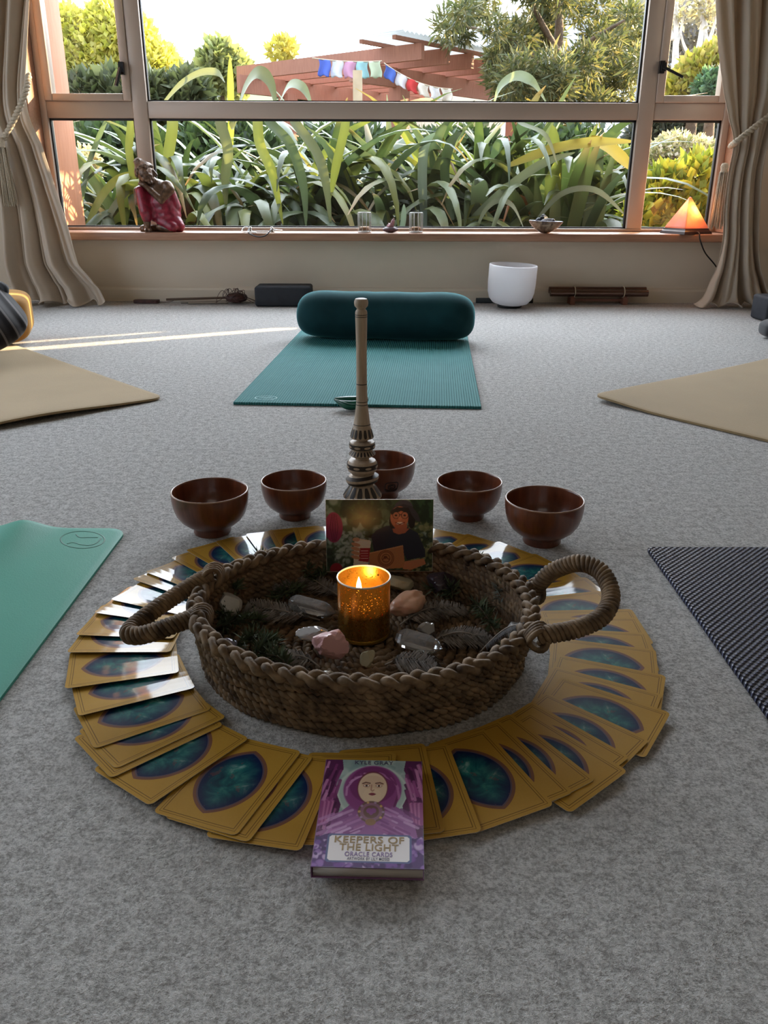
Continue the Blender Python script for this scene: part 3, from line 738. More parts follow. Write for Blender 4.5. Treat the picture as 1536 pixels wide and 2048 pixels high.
def card_mesh(curl):
    mb = MB(); out = rrect(CW, CL, .0055, 5); n = len(out); nx = 8
    # rows across x so the card can curl about its long axis
    xs = sorted(set([round(p[0],6) for p in out]+[CW*(k/nx-.5) for k in range(nx+1)]))
    def ymax(x):
        a = abs(x); r = .0055
        if a <= CW/2-r: return CL/2
        return CL/2-r+math.sqrt(max(0, r*r-(a-(CW/2-r))**2))
    th = .00045; top = []; bot = []
    for x in xs:
        z = curl*((x/(CW/2))**2)*(1 if x < 0 else .25)
        ys = [-ymax(x)]+[ymax(x)*k for k in (-.5,0,.5)]+[ymax(x)]
        top.append([mb.v((x,y,z+th)) for y in ys]); bot.append([mb.v((x,y,z)) for y in ys])
    for i in range(len(xs)-1):
        for j in range(4):
            mb.mi = 0; mb.f(top[i][j], top[i+1][j], top[i+1][j+1], top[i][j+1])
            mb.mi = 2; mb.f(bot[i][j], bot[i][j+1], bot[i+1][j+1], bot[i+1][j])
        mb.mi = 1; mb.f(top[i][0], bot[i][0], bot[i+1][0], top[i+1][0]); mb.f(top[i][4], top[i+1][4], bot[i+1][4], bot[i][4])
    for i, rv in ((0,False),(len(xs)-1,True)):
        for j in range(4):
            q_ = (top[i][j], top[i][j+1], bot[i][j+1], bot[i][j]); mb.f(*(reversed(q_) if rv else q_))
    me = bpy.data.meshes.new('oracle_card'); me.from_pydata(mb.V, [], mb.F); me.polygons.foreach_set('material_index', mb.MI)
    for m in (m_cardb, m_cardf, m_cardd): me.materials.append(m)
    return me
card_meshes = [card_mesh(.0022), card_mesh(.0010), card_mesh(.0004)]
# corner angles read off the photograph (degrees, from the ring centre) and outer radius
LEFT = [(263.0,.365),(255.9,.362),(252.8,.36),(239.5,.358),(231.3,.354),(227.7,.345),(221.4,.343),(211.5,.341),(200.2,.348),(188.5,.351),(180.4,.353),(171.5,.351),(167.2,.347),(157.0,.356),(151.7,.356),(142.5,.364),(137.6,.370),(130,.366),(122.9,.364),(117.5,.362),(109,.356),(101,.354),(92,.352),(83,.352),(74,.352),(64,.350),(54,.349)]
RIGHT = [(274.5,.356),(282.8,.348),(289.5,.355),(299.4,.354),(304.5,.350),(310.4,.351),(313.5,.366),(318,.356),(324.5,.360),(332.2,.367),(339,.355),(344.9,.358),(353.4,.352),(360.5,.351),(367.0,.352),(371.7,.355),(379.7,.342),(387.2,.350),(391.5,.346),(402.2,.348)]
ordn = ['first','second','third','fourth','fifth','sixth','seventh','eighth','ninth','tenth','eleventh','twelfth','thirteenth','fourteenth','fifteenth','sixteenth','seventeenth','eighteenth','nineteenth','twentieth','twenty-first','twenty-second','twenty-third','twenty-fourth','twenty-fifth','twenty-sixth','twenty-seventh']
hd = math.degrees(math.atan2(CW/2, .352))
grc = random.Random(5)
def put_card(ca, ro, lab, i, left):
    a = R(ca-hd)+R(grc.uniform(-1.2,1.2)); r = ro*math.cos(R(hd))-CL/2
    ca_, sa = math.cos(a), math.sin(a)
    # local y points outwards, local x points counter-clockwise = raised side is -x after curl -> flip so raised edge is the ccw edge
    yv = Vector((ca_,sa,0)); xv = Vector((sa,-ca_,0))      # +x = clockwise, -x = counter-clockwise
    tilt = R(1.25+(grc.uniform(-.12,.25)))
    rz = math.atan2(xv.y, xv.x)
    m = Matrix.Translation(RC+Vector((ca_*r, sa*r, .0042)))@Matrix.Rotation(rz+R(grc.uniform(-1.8,1.8)), 4, 'Z')@Matrix.Rotation(tilt, 4, 'Y')
    me = card_meshes[0 if (left and 150 < ca < 215) else (1 if grc.random() < .4 else 2)]
    o = bpy.data.objects.new('oracle_card', me); C.objects.link(o); o.matrix_world = m
    return tag(o, lab, 'card', 'oracle cards fanned in a ring')
for i, (ca, ro) in enumerate(LEFT):
    put_card(ca, ro, 'gold oracle card with teal oval, %s to the left from the purple book' % ordn[i], i, True)
for i, (ca, ro) in enumerate(RIGHT):
    put_card(ca, ro, 'gold oracle card with teal oval, %s to the right from the purple book' % ordn[i], i, False)
# ================================================================== BASKET
m_grass = mat('woven_seagrass', (.095,.055,.030), .7, spec=.35, var=(55,.5,(.27,.18,.10)), bump=(250,.4,.001))
m_grassd = mat('seagrass_lining', (.13,.08,.045), .9, var=(60,.4), bump=(120,.6,.003))  # lining is solid so no holes show behind the strands
BH = .066; _l, _r, _f, _b = P(378,1190,.074), P(1090,1225,.074), P(740,1372,.072), P(735,1068,.076)
BC = Vector(((_l.x+_r.x)/2, (_f.y+_b.y)/2, .001)); BA, BB = (_r.x-_l.x)/2-.011, (_b.y-_f.y)/2-.011
_bf = P(740,1478); BB0 = BC.y-_bf.y-.006; BA0 = BA*BB0/BB
bk = thing('woven_basket', 'shallow oval woven seagrass basket with two loop handles in the middle of the card ring', 'basket', BC)
def ab(t):          # t: 0 base .. 1 rim
    q_ = t**.8; return BA0+(BA-BA0)*q_, BB0+(BB-BB0)*q_
def oval(a, b, z, n=260, ph=0): return [(a*math.cos(2*PI*k/n+ph), b*math.sin(2*PI*k/n+ph), z) for k in range(n)]
mb = MB(); NR = 8
for k in range(NR):
    t = (k+.5)/NR; a, b = ab(t)
    g = random.Random(k); pts = []
    for i, p in enumerate(oval(a,b,BH*t)):
        pts.append((p[0]*(1+.006*math.sin(i*.31+k*2)), p[1]*(1+.006*math.sin(i*.27+k)), p[2]+.0015*math.sin(i*.19+k*1.7)))
    twist(mb, pts, .0034, .0031, .018+.002*(k % 3), 2, 6, True, k*1.3)
mb.build('wall_weave', m_grass, bk)
mb = MB(); prof = []
for k in range(9):
    t = k/8; a, b = ab(t); prof.append((1, BH*t, a-.004, b-.004))
for k in range(8):
    for i in range(64):
        pass
mb.grid(lambda u, v: ((ab(v)[0]-.0035)*math.cos(2*PI*u), (ab(v)[1]-.0035)*math.sin(2*PI*u), BH*v), 80, 8)
mb.build('inner_lining', m_grassd, bk)
mb = MB()
for k in range(15):
    q_ = (k+.6)/15; a, b = BA0*q_, BB0*q_
    twist(mb, oval(a,b,.0075,max(24,int(200*q_))), .0040, .0036, .017, 2, 5, True, k)
mb.build('base_weave', m_grass, bk)
mb = MB(); mb.lathe([(0,.001),(1,.001),(1,.004),(0,.004)], 64, sx=BA0-.003, sy=BB0-.003); mb.build('base_board', m_grassd, bk)
# braided rim
mb = MB(); N = 560; cyc = 20; a0, b0_ = ab(1.0)
for k in range(3):
    ph = 2*PI*k/3; pts = []
    for i in range(N):
        t = 2*PI*i/N; w_ = cyc*t+ph; lat = .0062*math.sin(w_); ver = .0036*math.sin(2*w_)
        sag = .003*math.sin(2*t+.6)
        pts.append(((a0+lat)*math.cos(t), (b0_+lat)*math.sin(t), BH+.003+ver+sag))
    mb.tube(pts, [.0046*(1+.18*math.sin(i*.9+k)) for i in range(N)], 7, True)
mb.build('braided_rim', m_grass, bk)
def handle(pts, lab):
    path = [Vector(p)-BC for p in catmull(pts, 30)]
    mb = MB(); mb.tube(path, .0078, 8); twist(mb, path, .0030, .0078, .0052*3, 3, 6)
    for e in (path[0], path[-1]):      # lashings where the handle meets the rim
        for k in range(4):
            c = e+Vector((0,.0042*(k-1.5),0)); r = .0108+.0006*k
            mb.tube([c+Vector((r*.9*math.cos(2*PI*j/18), .004*math.sin(4*PI*j/18), -.002+r*1.05*math.sin(2*PI*j/18))) for j in range(18)], .0032, 6, True)
    o = mb.build('handle', m_grass, bk); o['label'] = lab
handle([ony(1070,1180,.90), ony(1085,1160,.895), ony(1110,1140,.888), ony(1160,1126,.87), ony(1203,1145,.85), ony(1222,1190,.82), ony(1205,1232,.79), ony(1155,1257,.775), ony(1100,1268,.768), ony(1075,1272,.768)], 'upturned rope-wrapped loop handle on the right')
handle([ony(425,1150,.905), ony(405,1158,.90), ony(360,1186,.88), ony(312,1218,.85), ony(268,1252,.822), ony(259,1269,.805), ony(285,1270,.80), ony(330,1256,.803), ony(380,1238,.815), ony(400,1234,.82)], 'drooping rope-wrapped loop handle on the left')
ZF = BC.z+.0135
# ================================================================== CANDLE
def gold_glass():
    t = NT('speckled_gold_glass'); v = t.coord('Object')
    sp_ = t.noise(v, 520, 2, .5); spk = t.ramp(sp_, [(.635, (0,0,0)), (.665, (1,1,1))])
    big = t.noise(v, 30, 3, .6)
    gold = t.mix(big, (.36,.18,.03), (.50,.29,.07))
    b = t.pbsdf(gold, .22, .85, .5)
    tr = t.n('ShaderNodeBsdfTransparent'); tr.inputs[0].default_value = (1,.55,.16,1)
    tl = t.n('ShaderNodeBsdfTranslucent'); tl.inputs[0].default_value = (.9,.40,.06,1)
    m1 = t.n('ShaderNodeMixShader'); m1.inputs[0].default_value = .025; t.l(b, m1.inputs[1]); t.l(tl.outputs[0], m1.inputs[2])
    m2 = t.n('ShaderNodeMixShader'); t.l(spk, m2.inputs[0]); t.l(m1.outputs[0], m2.inputs[1]); t.l(tr.outputs[0], m2.inputs[2])
    return t.done(m2.outputs[0])
m_gold = gold_glass(); m_goldrim = mat('bare_glass_rim', (.75,.70,.66), .08, 0, .8, Coat_Weight=1)
m_goldfoot = mat('gold_glass_foot', (.55,.33,.05), .15, .6, .6, Transmission_Weight=.3)
m_wax = mat('candle_wax', (.85,.60,.30), .5, Subsurface_Weight=.3)
t = NT('flame'); e = t.n('ShaderNodeEmission'); e.inputs[0].default_value = (1,.62,.16,1); e.inputs[1].default_value = 45; m_flame = t.done(e.outputs[0])
cb = P(727,1294,ZF); cb.y += .005
CR = .0312; CHT = .077
cd = thing('candle_holder', 'gold mercury-glass candle holder with a lit candle in the basket', 'candle', (cb.x, cb.y+CR-.006, ZF))
mb = MB(); mb.lathe([(CR-.001,.004),(CR,.010),(CR,CHT-.001)], 64)
mb.build('glass_cup', m_gold, cd)
mb = MB(); mb.lathe([(0,0),(CR-.003,0),(CR-.0005,.002),(CR,.005),(CR-.001,.0085),(CR-.004,.0085),(0,.006)], 64); mb.build('foot', m_goldfoot, cd)
mb = MB(); mb.tube([(CR*math.cos(2*PI*k/64), CR*math.sin(2*PI*k/64), CHT) for k in range(64)], .0011, 8, True); mb.build('rim', m_goldrim, cd)
mb = MB(); mb.lathe([(0,.009),(CR-.003,.009),(CR-.003,.040),(CR-.005,.042),(.006,.0415),(0,.041)], 40)
wxo = mb.build('wax', m_wax, cd)
mb = MB(); mb.tube([(-.006,.006,.041),(-.006,.006,.052)], .0008, 6); mb.build('wick', m_black, cd)
mb = MB(); mb.lathe([(0,.050),(.0024,.053),(.0034,.058),(.0026,.065),(.0010,.071),(0,.074)], 16, (-.006,.006,0)); mb.build('flame', m_flame, cd)
pl = bpy.data.lights.new('candle_light', 'POINT'); po = bpy.data.objects.new('candle_light', pl); C.objects.link(po)
pl.energy = .07; pl.color = (1,.50,.13); pl.shadow_soft_size = .004; po.location = Vector(cd.location)+Vector((-.004,.004,.0755))
# ================================================================== STONES AND CRYSTALS
def crystal_mat(name, col, tr=.75, rough=.08):
    t = NT(name); v = t.coord('Object'); f = t.noise(v, 60, 4, .6)
    c = t.mix(f, tuple(x*.8 for x in col), col)
    b = t.pbsdf(c, rough, 0, .6, t.bump(f, .15, .002), IOR=1.5, Transmission_Weight=t.math('MULTIPLY_ADD', f, .4, tr-.2))
    return t.done(b)
m_quartz = crystal_mat('clear_quartz', (.92,.95,.97), .55); m_point = crystal_mat('clear_quartz_point', (.95,.97,1.0), .80); m_rose = crystal_mat('rose_quartz', (.95,.56,.58), .15, .3)
m_ameth = crystal_mat('pale_amethyst', (.62,.58,.78), .35, .2); m_milk = crystal_mat('milky_quartz', (.80,.80,.74), .25, .3)
m_peach = mat('tumbled_peach_stone', (.62,.37,.25), .35, var=(50,.12), bump=(60,.1,.002), Subsurface_Weight=.1)
m_calc = mat('pale_yellow_stone', (.50,.47,.33), .55, var=(40,.15)); m_dark = mat('dark_purple_stone', (.05,.035,.05), .3, var=(30,.3))
def rock(name, c, s, m, label, cat, seed, rot=(0,0,0), amp=.22, sub=3, facet=True, grp=None):
    def fn(v):
        d = v.normalized(); n1 = noise.noise(d*1.3+Vector((seed*7.1,0,0))); n2 = noise.noise(d*3.1+Vector((0,seed*3.3,0)))
        k = 1+amp*n1+amp*.45*n2
        if facet:   # chop by a few random planes
            g = random.Random(seed)
            for _ in range(9):
                p = Vector((g.gauss(0,1),g.gauss(0,1),g.gauss(0,1))).normalized(); h = g.uniform(.62,.9); q_ = d.dot(p)
                if q_ > 0: k = min(k, h/q_)
        v = d*k; return Vector((v.x*s[0], v.y*s[1], v.z*s[2]))
    o = ico(sub+1 if facet else sub+1, fn, name, m, None, c, rot, smooth=True)
    if facet: sharp(o, 22)
    me = o.data; mn = min((Euler(rot).to_matrix() @ v.co).z for v in me.vertices)
    o.location.z = c[2]-mn
    return tag(o, label, cat, grp)
def point(name, a, b, r, m, label, roll=.2):
    a, b = Vector(a), Vector(b); d = (b-a); L = d.length; mb = MB()
    prof = [(.55,0),(.9,.10),(1,.16),(.97,.72),(.62,.88),(0.06,1.0)]
    rings = []
    for rr, t in prof: rings.append([mb.v((r*rr*math.cos(2*PI*k/6+roll)*(1+.12*math.sin(k*2.1)), r*.8*rr*math.sin(2*PI*k/6+roll), t*L)) for k in range(6)])
    for i in range(len(rings)-1):
        for k in range(6): mb.f(rings[i][k], rings[i][(k+1)%6], rings[i+1][(k+1)%6], rings[i+1][k])
    mb.f(*reversed(rings[0])); mb.f(*rings[-1])
    o = mb.build(name, m, None, smooth=False); z = d.normalized(); x = z.cross(Vector((0,0,1))).normalized(); y = z.cross(x)
    o.matrix_world = Matrix.Translation(a) @ Matrix((x,y,z)).transposed().to_4x4()
    bevel(o, .0006, 1, 25); o.data.polygons.foreach_set('use_smooth', [False]*len(o.data.polygons))
    return tag(o, label, 'crystal', 'crystals and stones in the basket')
GS = 'crystals and stones in the basket'; Z1 = ZF+.004
def PZ(px, py, z=Z1): return P(px, py, z)
rock('rose_quartz', PZ(662,1318), (.0185,.017,.0165), m_rose, 'rough pink rose quartz lump in front of the candle', 'crystal', 3, (0,0,.5), .35, 3, True, GS)
rock('tumbled_stone', PZ(817,1228), (.0240,.017,.0135), m_peach, 'smooth peach tumbled stone to the right of the candle', 'stone', 5, (0,R(-14),R(20)), .24, 3, False, GS)
rock('pale_stone', PZ(798,1178), (.022,.015,.011), m_calc, 'pale yellowish stone behind the candle', 'stone', 8, (0,.2,.3), .2, 3, True, GS)
rock('dark_stone', PZ(884,1185), (.024,.020,.015), m_dark, 'dark purple stone right of the portrait photo', 'stone', 12, (0,0,.7), .25, 3, True, GS)
rock('quartz_lump', PZ(459,1232), (.0165,.016,.0165), m_milk, 'rounded faceted cloudy quartz by the left wall of the basket', 'crystal', 14, (0,0,.2), .15, 3, True, GS)
rock('amethyst', PZ(456,1302), (.0125,.010,.0095), m_ameth, 'pale violet amethyst chunk at the front left of the basket', 'crystal', 17, (.1,.2,.4), .2, 3, True, GS)
rock('smoky_quartz', PZ(622,1284), (.020,.013,.010), m_quartz, 'grey see-through quartz chunk behind the rose quartz', 'crystal', 21, (.1,.1,.2), .25, 3, True, GS)
rock('quartz_lump', PZ(853,1272), (.0125,.010,.009), m_quartz, 'small clear quartz chunk just behind the long quartz point', 'crystal', 23, (0,.1,.6), .2, 3, True, GS)
rock('quartz_chip', PZ(736,1336), (.0085,.0075,.0125), m_calc, 'small cream stone chip just in front of the candle', 'stone', 27, (.3,.2,.2), .25, 3, True, GS)
rock('quartz_lump', PZ(1034,1282), (.0125,.012,.014), m_quartz, 'clear quartz lump by the right handle of the basket', 'crystal', 31, (0,.1,.2), .2, 3, True, GS)
rock('quartz_chip', PZ(652,1374), (.011,.008,.010), m_milk, 'white stone just peeping over the front rim of the basket', 'stone', 33, (0,.1,.2), .25, 3, True, GS)
a = PZ(672,1246); b = PZ(582,1222); a.z = b.z = ZF+.018
point('quartz_point', b, a, .0135, m_point, 'clear quartz point lying left of the candle', .35)
a = PZ(795,1296); b = PZ(884,1322); a.z = b.z = ZF+.020
point('quartz_point', a, b, .0135, m_point, 'long clear quartz point lying right in front of the candle', .1)
# ================================================================== FEATHERS AND HERBS
m_feath = mat('grey_brown_feather', (.24,.215,.195), .75, var=(90,.6), Sheen_Weight=.2); m_feathd = mat('dark_feather', (.035,.028,.026), .6, var=(60,.3))
m_shaft = mat('feather_shaft', (.30,.26,.22), .5)
def feather(a, b, wd, label, m=m_feath, bend=.01, fluff=1.0, seed=0, n=70):
    n = int(n*2.2)
    a, b = Vector(a), Vector(b); g = random.Random(seed); d = b-a; L = d.length; dn = d.normalized(); s = Vector((-dn.y,dn.x,0)).normalized()
    t_ = thing('feather', label, 'feather', a, group='feathers in the basket')
    path = [d*t+s*bend*math.sin(PI*t)+Vector((0,0,.010*math.sin(PI*t))) for t in np.linspace(0,1,12)]
    mb = MB(); mb.tube(path, [.0011*(1-t*.7) for t in np.linspace(0,1,12)], 6); mb.build('shaft', m_shaft, t_)
    V = []; Fq = []
    for side in (-1,1):
        for k in range(n):
            t = .12+.86*k/n; p = d*t+s*bend*math.sin(PI*t)+Vector((0,0,.005*math.sin(PI*t)))
            w_ = wd*(math.sin(PI*min(1,t*1.02))**.45)*(.85+.3*g.random()*fluff)
            e = (s*side*(.9+.3*g.uniform(-1,1)*fluff*.4)+dn*(.55+.3*g.random()*fluff)).normalized()*w_
            up = Vector((0,0,.002+.006*g.random()*fluff)); dr = Vector((0,0,-.006*g.random()))
            hw = dn*(.00045+.0004*g.random()); k0 = len(V)
            V += [p-hw, p+hw, p+e*.55+up+hw*.9, p+e*.55+up-hw*.9, p+e+dr+dn*w_*.35+hw*.2, p+e+dr+dn*w_*.35-hw*.2]
            Fq += [(k0,k0+1,k0+2,k0+3),(k0+3,k0+2,k0+4,k0+5)]
    quads('vane', [tuple(v) for v in V], Fq, m, t_)
ZQ = ZF+.004
feather(PZ(640,1240), PZ(500,1215), .024, 'big fluffy grey feather lying left of the quartz point', fluff=1.6, seed=1, n=90)
feather(PZ(640,1335), PZ(548,1340), .019, 'grey feather curled in front of the rose quartz, left front of basket', fluff=1.3, seed=2, bend=-.012)
feather(PZ(690,1200), PZ(610,1150), .024, 'grey green feather in front of the portrait photo on its left', fluff=1.6, seed=3, n=80)
feather(PZ(860,1285), PZ(985,1290), .022, 'soft brown feather between the quartz point and the right wall of the basket', fluff=1.2, seed=4, n=90)
feather(PZ(770,1330), PZ(870,1350), .020, 'dark fluffy feather under the long quartz point', fluff=1.6, seed=5, n=80)
feather(PZ(800,1250), PZ(930,1225), .020, 'thin brown feather behind the small quartz chunk', fluff=1.3, seed=6)
feather(PZ(960,1305), ony(1048,1250,.80), .011, 'stiff dark feather rising towards the right handle', m_feathd, .006, .3, 7, 90)
feather(PZ(600,1195), PZ(560,1165), .020, 'dusky feather by the back left wall of the basket', fluff=1.5, seed=8)
m_herb = mat('dried_rosemary_needles', (.085,.115,.06), .65, var=(80,.4)); m_twig = mat('herb_twig', (.10,.07,.045), .8)
def sprig(a, b, label, seed, n=90, nl=.015, m=m_herb, up=.012):
    a, b = Vector(a), Vector(b); g = random.Random(seed); d = b-a
    t_ = thing('herb_sprig', label, 'herb sprig', a, group='herb sprigs in the basket')
    mb = MB(); c1 = Vector((g.uniform(-.01,.01),g.uniform(-.01,.01),up)); mb.tube([d*t+c1*math.sin(PI*t) for t in np.linspace(0,1,8)], .0011, 5); mb.build('stem', m_twig, t_)
    V = []; Fq = []
    for k in range(n):
        t = .08+.92*k/n; p = d*t+c1*math.sin(PI*t)
        e = Vector((g.gauss(0,1),g.gauss(0,1),g.gauss(.3,.8))).normalized(); e = (e+d.normalized()*.6).normalized()*nl*(.6+.7*g.random())
        s = e.cross(Vector((g.random(),g.random(),g.random()))).normalized()*.0014; k0 = len(V)
        V += [p-s*.5, p+e*.5-s, p+e, p+e*.5+s]; Fq.append((k0,k0+1,k0+2,k0+3))
    quads('needles', [tuple(v) for v in V], Fq, m, t_)
SP = [((545,1175),(515,1120),'upright dark sprig at the back left wall of the basket'),((500,1180),(470,1140),'dark green sprig beside the left handle inside the basket'),((420,1262),(520,1240),'rosemary sprig just in front of the cloudy quartz lump'),((470,1305),(560,1290),'rosemary sprig to the right of the violet amethyst'),((505,1340),(545,1285),'short rosemary sprig by the front left wall of the basket'),((640,1170),(590,1120),'wispy sprig leaning left of the portrait photo'),((900,1160),(960,1130),'dark sprig between the photo and the back right wall of the basket'),((1000,1225),(1012,1180),'pale silvery sprig standing near the right wall of the basket'),((985,1320),(1040,1300),'green sprig under the stiff dark feather'),((860,1150),(790,1145),'green sprig along the bottom of the portrait photo'),((470,1205),(440,1240),'small dark sprig behind the cloudy quartz lump'),((950,1210),(990,1260),'dark sprig lying by the right wall of the basket'),((600,1180),(540,1200),'leafy dark sprig behind the left quartz point'),((430,1215),(470,1180),'dark sprig standing at the left end inside the basket'),((575,1345),(520,1310),'rosemary sprig at the front left beside the curled grey feather'),((690,1150),(640,1165),'green sprig under the left corner of the portrait photo'),((905,1200),(860,1180),'dark sprig in front of the dark purple stone')]
m_herbp = mat('silvery_herb_needles', (.22,.24,.21), .7)
for i, (pa, pb, lab) in enumerate(SP):
    a = PZ(*pa); b = PZ(*pb, ZF+(.03 if i in (0,1,5,6,7,13) else .010)); sprig(a, b, lab, 40+i, 170 if i != 7 else 90, .017, m_herbp if i == 7 else m_herb)
# ================================================================== PAINTED PRINTS
class Canvas:
    def __init__(s, W, H, col):
        s.W, s.H = W, H; s.a = np.zeros((H,W,3)); s.a[:] = np.array(col)/255.
        s.y, s.x = np.mgrid[0:H,0:W].astype(float); s.x = s.x/(W-1); s.y = s.y/(H-1)
        s.g = np.random.default_rng(4)
    def put(s, m, col, al=1.0):
        m = (m*al)[...,None]; s.a = s.a*(1-m)+np.array(col)/255.*m
    def ell(s, cx, cy_, rx, ry, col, rot=0, al=1, soft=.06):
        c, n = math.cos(rot), math.sin(rot); asp = s.asp
        X = (s.x-cx)*asp; Y = s.y-cy_; U = (X*c+Y*n)/(rx*asp); V = (-X*n+Y*c)/ry
        s.put(np.clip((1-np.sqrt(U*U+V*V))/soft+.5,0,1), col, al)
    def poly(s, pts, col, al=1):
        ins = np.zeros(s.x.shape, bool); n = len(pts)
        for i in range(n):
            (x0,y0),(x1,y1) = pts[i], pts[(i+1)%n]
            if y0 == y1: continue
            k = ((s.y >= min(y0,y1))&(s.y < max(y0,y1)))&(s.x < x0+(s.y-y0)*(x1-x0)/(y1-y0)); ins ^= k
        s.put(ins.astype(float), col, al)
    def line(s, pts, wd, col, al=1):
        for (x0,y0),(x1,y1) in zip(pts[:-1], pts[1:]):
            X, Y = (s.x-x0)*s.asp, s.y-y0; dx, dy = (x1-x0)*s.asp, y1-y0; L = dx*dx+dy*dy+1e-12
            t = np.clip((X*dx+Y*dy)/L,0,1); d = np.hypot(X-t*dx, Y-t*dy)
            s.put(np.clip((wd-d)/(wd*.4)+.5,0,1), col, al)
    def speck(s, n, sz, cols, box=(0,0,1,1), al=.8):
        for _ in range(n):
            x = box[0]+(box[2]-box[0])*s.g.random(); y = box[1]+(box[3]-box[1])*s.g.random()
            s.ell(x, y, sz*(.4+s.g.random())/s.asp, sz*(.4+s.g.random()), cols[s.g.integers(len(cols))], s.g.random()*3, al, .5)
    def mesh(s, name, w_, h, m, parent, loc=None, rot=None):
        """flat sheet in local XY, centred, top at +y"""
        W, H = s.W, s.H; xs = (s.x-.5)*w_; ys = (.5-s.y)*h
        V = np.stack([xs, ys, np.zeros_like(xs)], -1).reshape(-1,3)
        i = np.arange(W*H).reshape(H,W); Fq = np.stack([i[1:,:-1], i[1:,1:], i[:-1,1:], i[:-1,:-1]], -1).reshape(-1,4)
        a = s.a; l_ = np.where(a <= .04045, a/12.92, ((a+.055)/1.055)**2.4).reshape(-1,3)
        return quads(name, V, Fq, m, parent, np.c_[l_, np.ones(len(l_))], loc)
m_print = attr_mat('printed_photo_paper', .32, .35); m_cover = attr_mat('printed_cover', .4, .4)
# --- portrait photo (w 6 : h 4)
cv = Canvas(270, 178, (62,80,60)); cv.asp = 1.5
cv.speck(260, .05, [(40,58,42),(25,38,28),(80,100,80),(120,140,125),(150,165,155)])
cv.speck(160, .035, [(165,178,172),(140,152,148),(60,75,60)], (.08,.45,.4,.9)); cv.speck(90, .05, [(20,40,32),(28,50,34),(45,70,45)], (.15,.0,.5,.35))
cv.speck(120, .03, [(150,150,110),(120,125,85),(60,70,45)], (.78,.3,1,1)); cv.speck(60, .05, [(30,48,30),(55,85,55)], (.8,0,1,.3))
cv.ell(.07,.38,.085,.21,(150,45,85)); 
for k in (-.04,-.015,.01,.035): cv.line([(.075+k*.5,.2),(.075+k,.38),(.075+k*.4,.57)], .005, (110,25,60))
cv.ell(.09,.97,.06,.09,(140,30,45))
cv.poly([(.42,.50),(.47,.42),(.56,.36),(.74,.36),(.86,.46),(.93,.70),(.93,.80),(.76,.84),(.74,.78),(.45,.75)], (42,46,62))       # shirt
cv.ell(.615,.30,.025,.10,(30,22,22)); cv.ell(.80,.27,.035,.13,(28,22,24))
cv.ell(.725,.10,.085,.095,(74,70,80)); cv.poly([(.59,.19),(.63,.10),(.72,.06),(.80,.09),(.86,.20),(.885,.31),(.84,.29),(.78,.17),(.70,.13),(.63,.16)], (58,54,64))
cv.ell(.685,.245,.085,.155,(186,112,84)); cv.ell(.70,.37,.06,.06,(172,98,74)); cv.poly([(.62,.40),(.78,.40),(.74,.46),(.68,.48),(.63,.45)], (170,98,76))
cv.poly([(.60,.16),(.66,.10),(.77,.11),(.80,.20),(.70,.155),(.61,.21)], (40,32,34))
cv.ell(.655,.215,.034,.05,(60,40,36)); cv.ell(.655,.215,.029,.043,(176,112,88)); cv.ell(.735,.215,.034,.05,(60,40,36)); cv.ell(.735,.215,.029,.043,(176,112,88))
cv.line([(.685,.205),(.705,.205)], .006, (60,40,36)); cv.ell(.653,.215,.012,.012,(40,25,22)); cv.ell(.735,.215,.012,.012,(40,25,22))
cv.ell(.692,.262,.017,.03,(200,126,96)); cv.ell(.69,.325,.035,.018,(236,214,200)); cv.line([(.65,.315),(.69,.34),(.735,.312)], .006, (110,45,40))
cv.poly([(.26,.57),(.27,.53),(.41,.56),(.42,.585)], (215,200,180)); cv.poly([(.265,.56),(.42,.575),(.385,.98),(.25,.95)], (222,212,198))
cv.poly([(.315,.67),(.412,.67),(.395,.87),(.30,.85)], (165,45,58)); 
for k in range(4): cv.line([(.325,.71+.035*k),(.39,.71+.035*k)], .005, (225,170,170))
for k in range(4): cv.ell(.275,.62+.06*k,.045,.026,(196,140,112), .25)
cv.ell(.28,.55,.035,.03,(200,150,124))
cv.poly([(.405,.735),(.72,.63),(.745,.95),(.40,.985)], (186,124,84)); cv.poly([(.405,.735),(.72,.63),(.722,.645),(.407,.75)], (206,150,108))
for r_ in (.115,.095,.06): 
    cv.ell(.56,.815,r_/1.5,r_,(110,62,44)); cv.ell(.56,.815,r_/1.5-.006,r_-.010,(186,124,84))
cv.ell(.555,.80,.018,.02,(110,62,44)); cv.line([(.53,.83),(.56,.80),(.59,.83)], .006, (110,62,44))
cv.poly([(.74,.86),(.92,.82),(.94,.90),(.80,.98),(.72,.97)], (196,130,96)); cv.poly([(.38,.99),(.8,.985),(.8,1.0),(.38,1.0)], (120,75,50))
cv.a = np.clip(cv.a*(.95+.10*cv.g.random(cv.a.shape)),0,1)
ph0 = P(650,1142,.040); tl = ony(652,999,ph0.y+.012); tr = ony(867,999,ph0.y+.012)
hh = (Vector((0,tl.y,tl.z))-Vector((0,ph0.y,ph0.z))).length
px_ = (tl.x+tr.x)/2; pwid = tr.x-tl.x; lean = math.atan2(tl.z-ph0.z, tl.y-ph0.y)
pt = thing('portrait_photo', 'printed photo of a smiling person in a hat, leaning inside the back of the basket', 'photo', (px_, ph0.y, ph0.z), (lean,0,R(1)))
cv.mesh('print', pwid, hh, m_print, pt, (0,hh/2,.0004))
mb = MB(); mb.box((0,hh/2,-.0003), (pwid+.001,hh+.001,.0011)); mb.build('backing', m_cardf, pt, smooth=False)
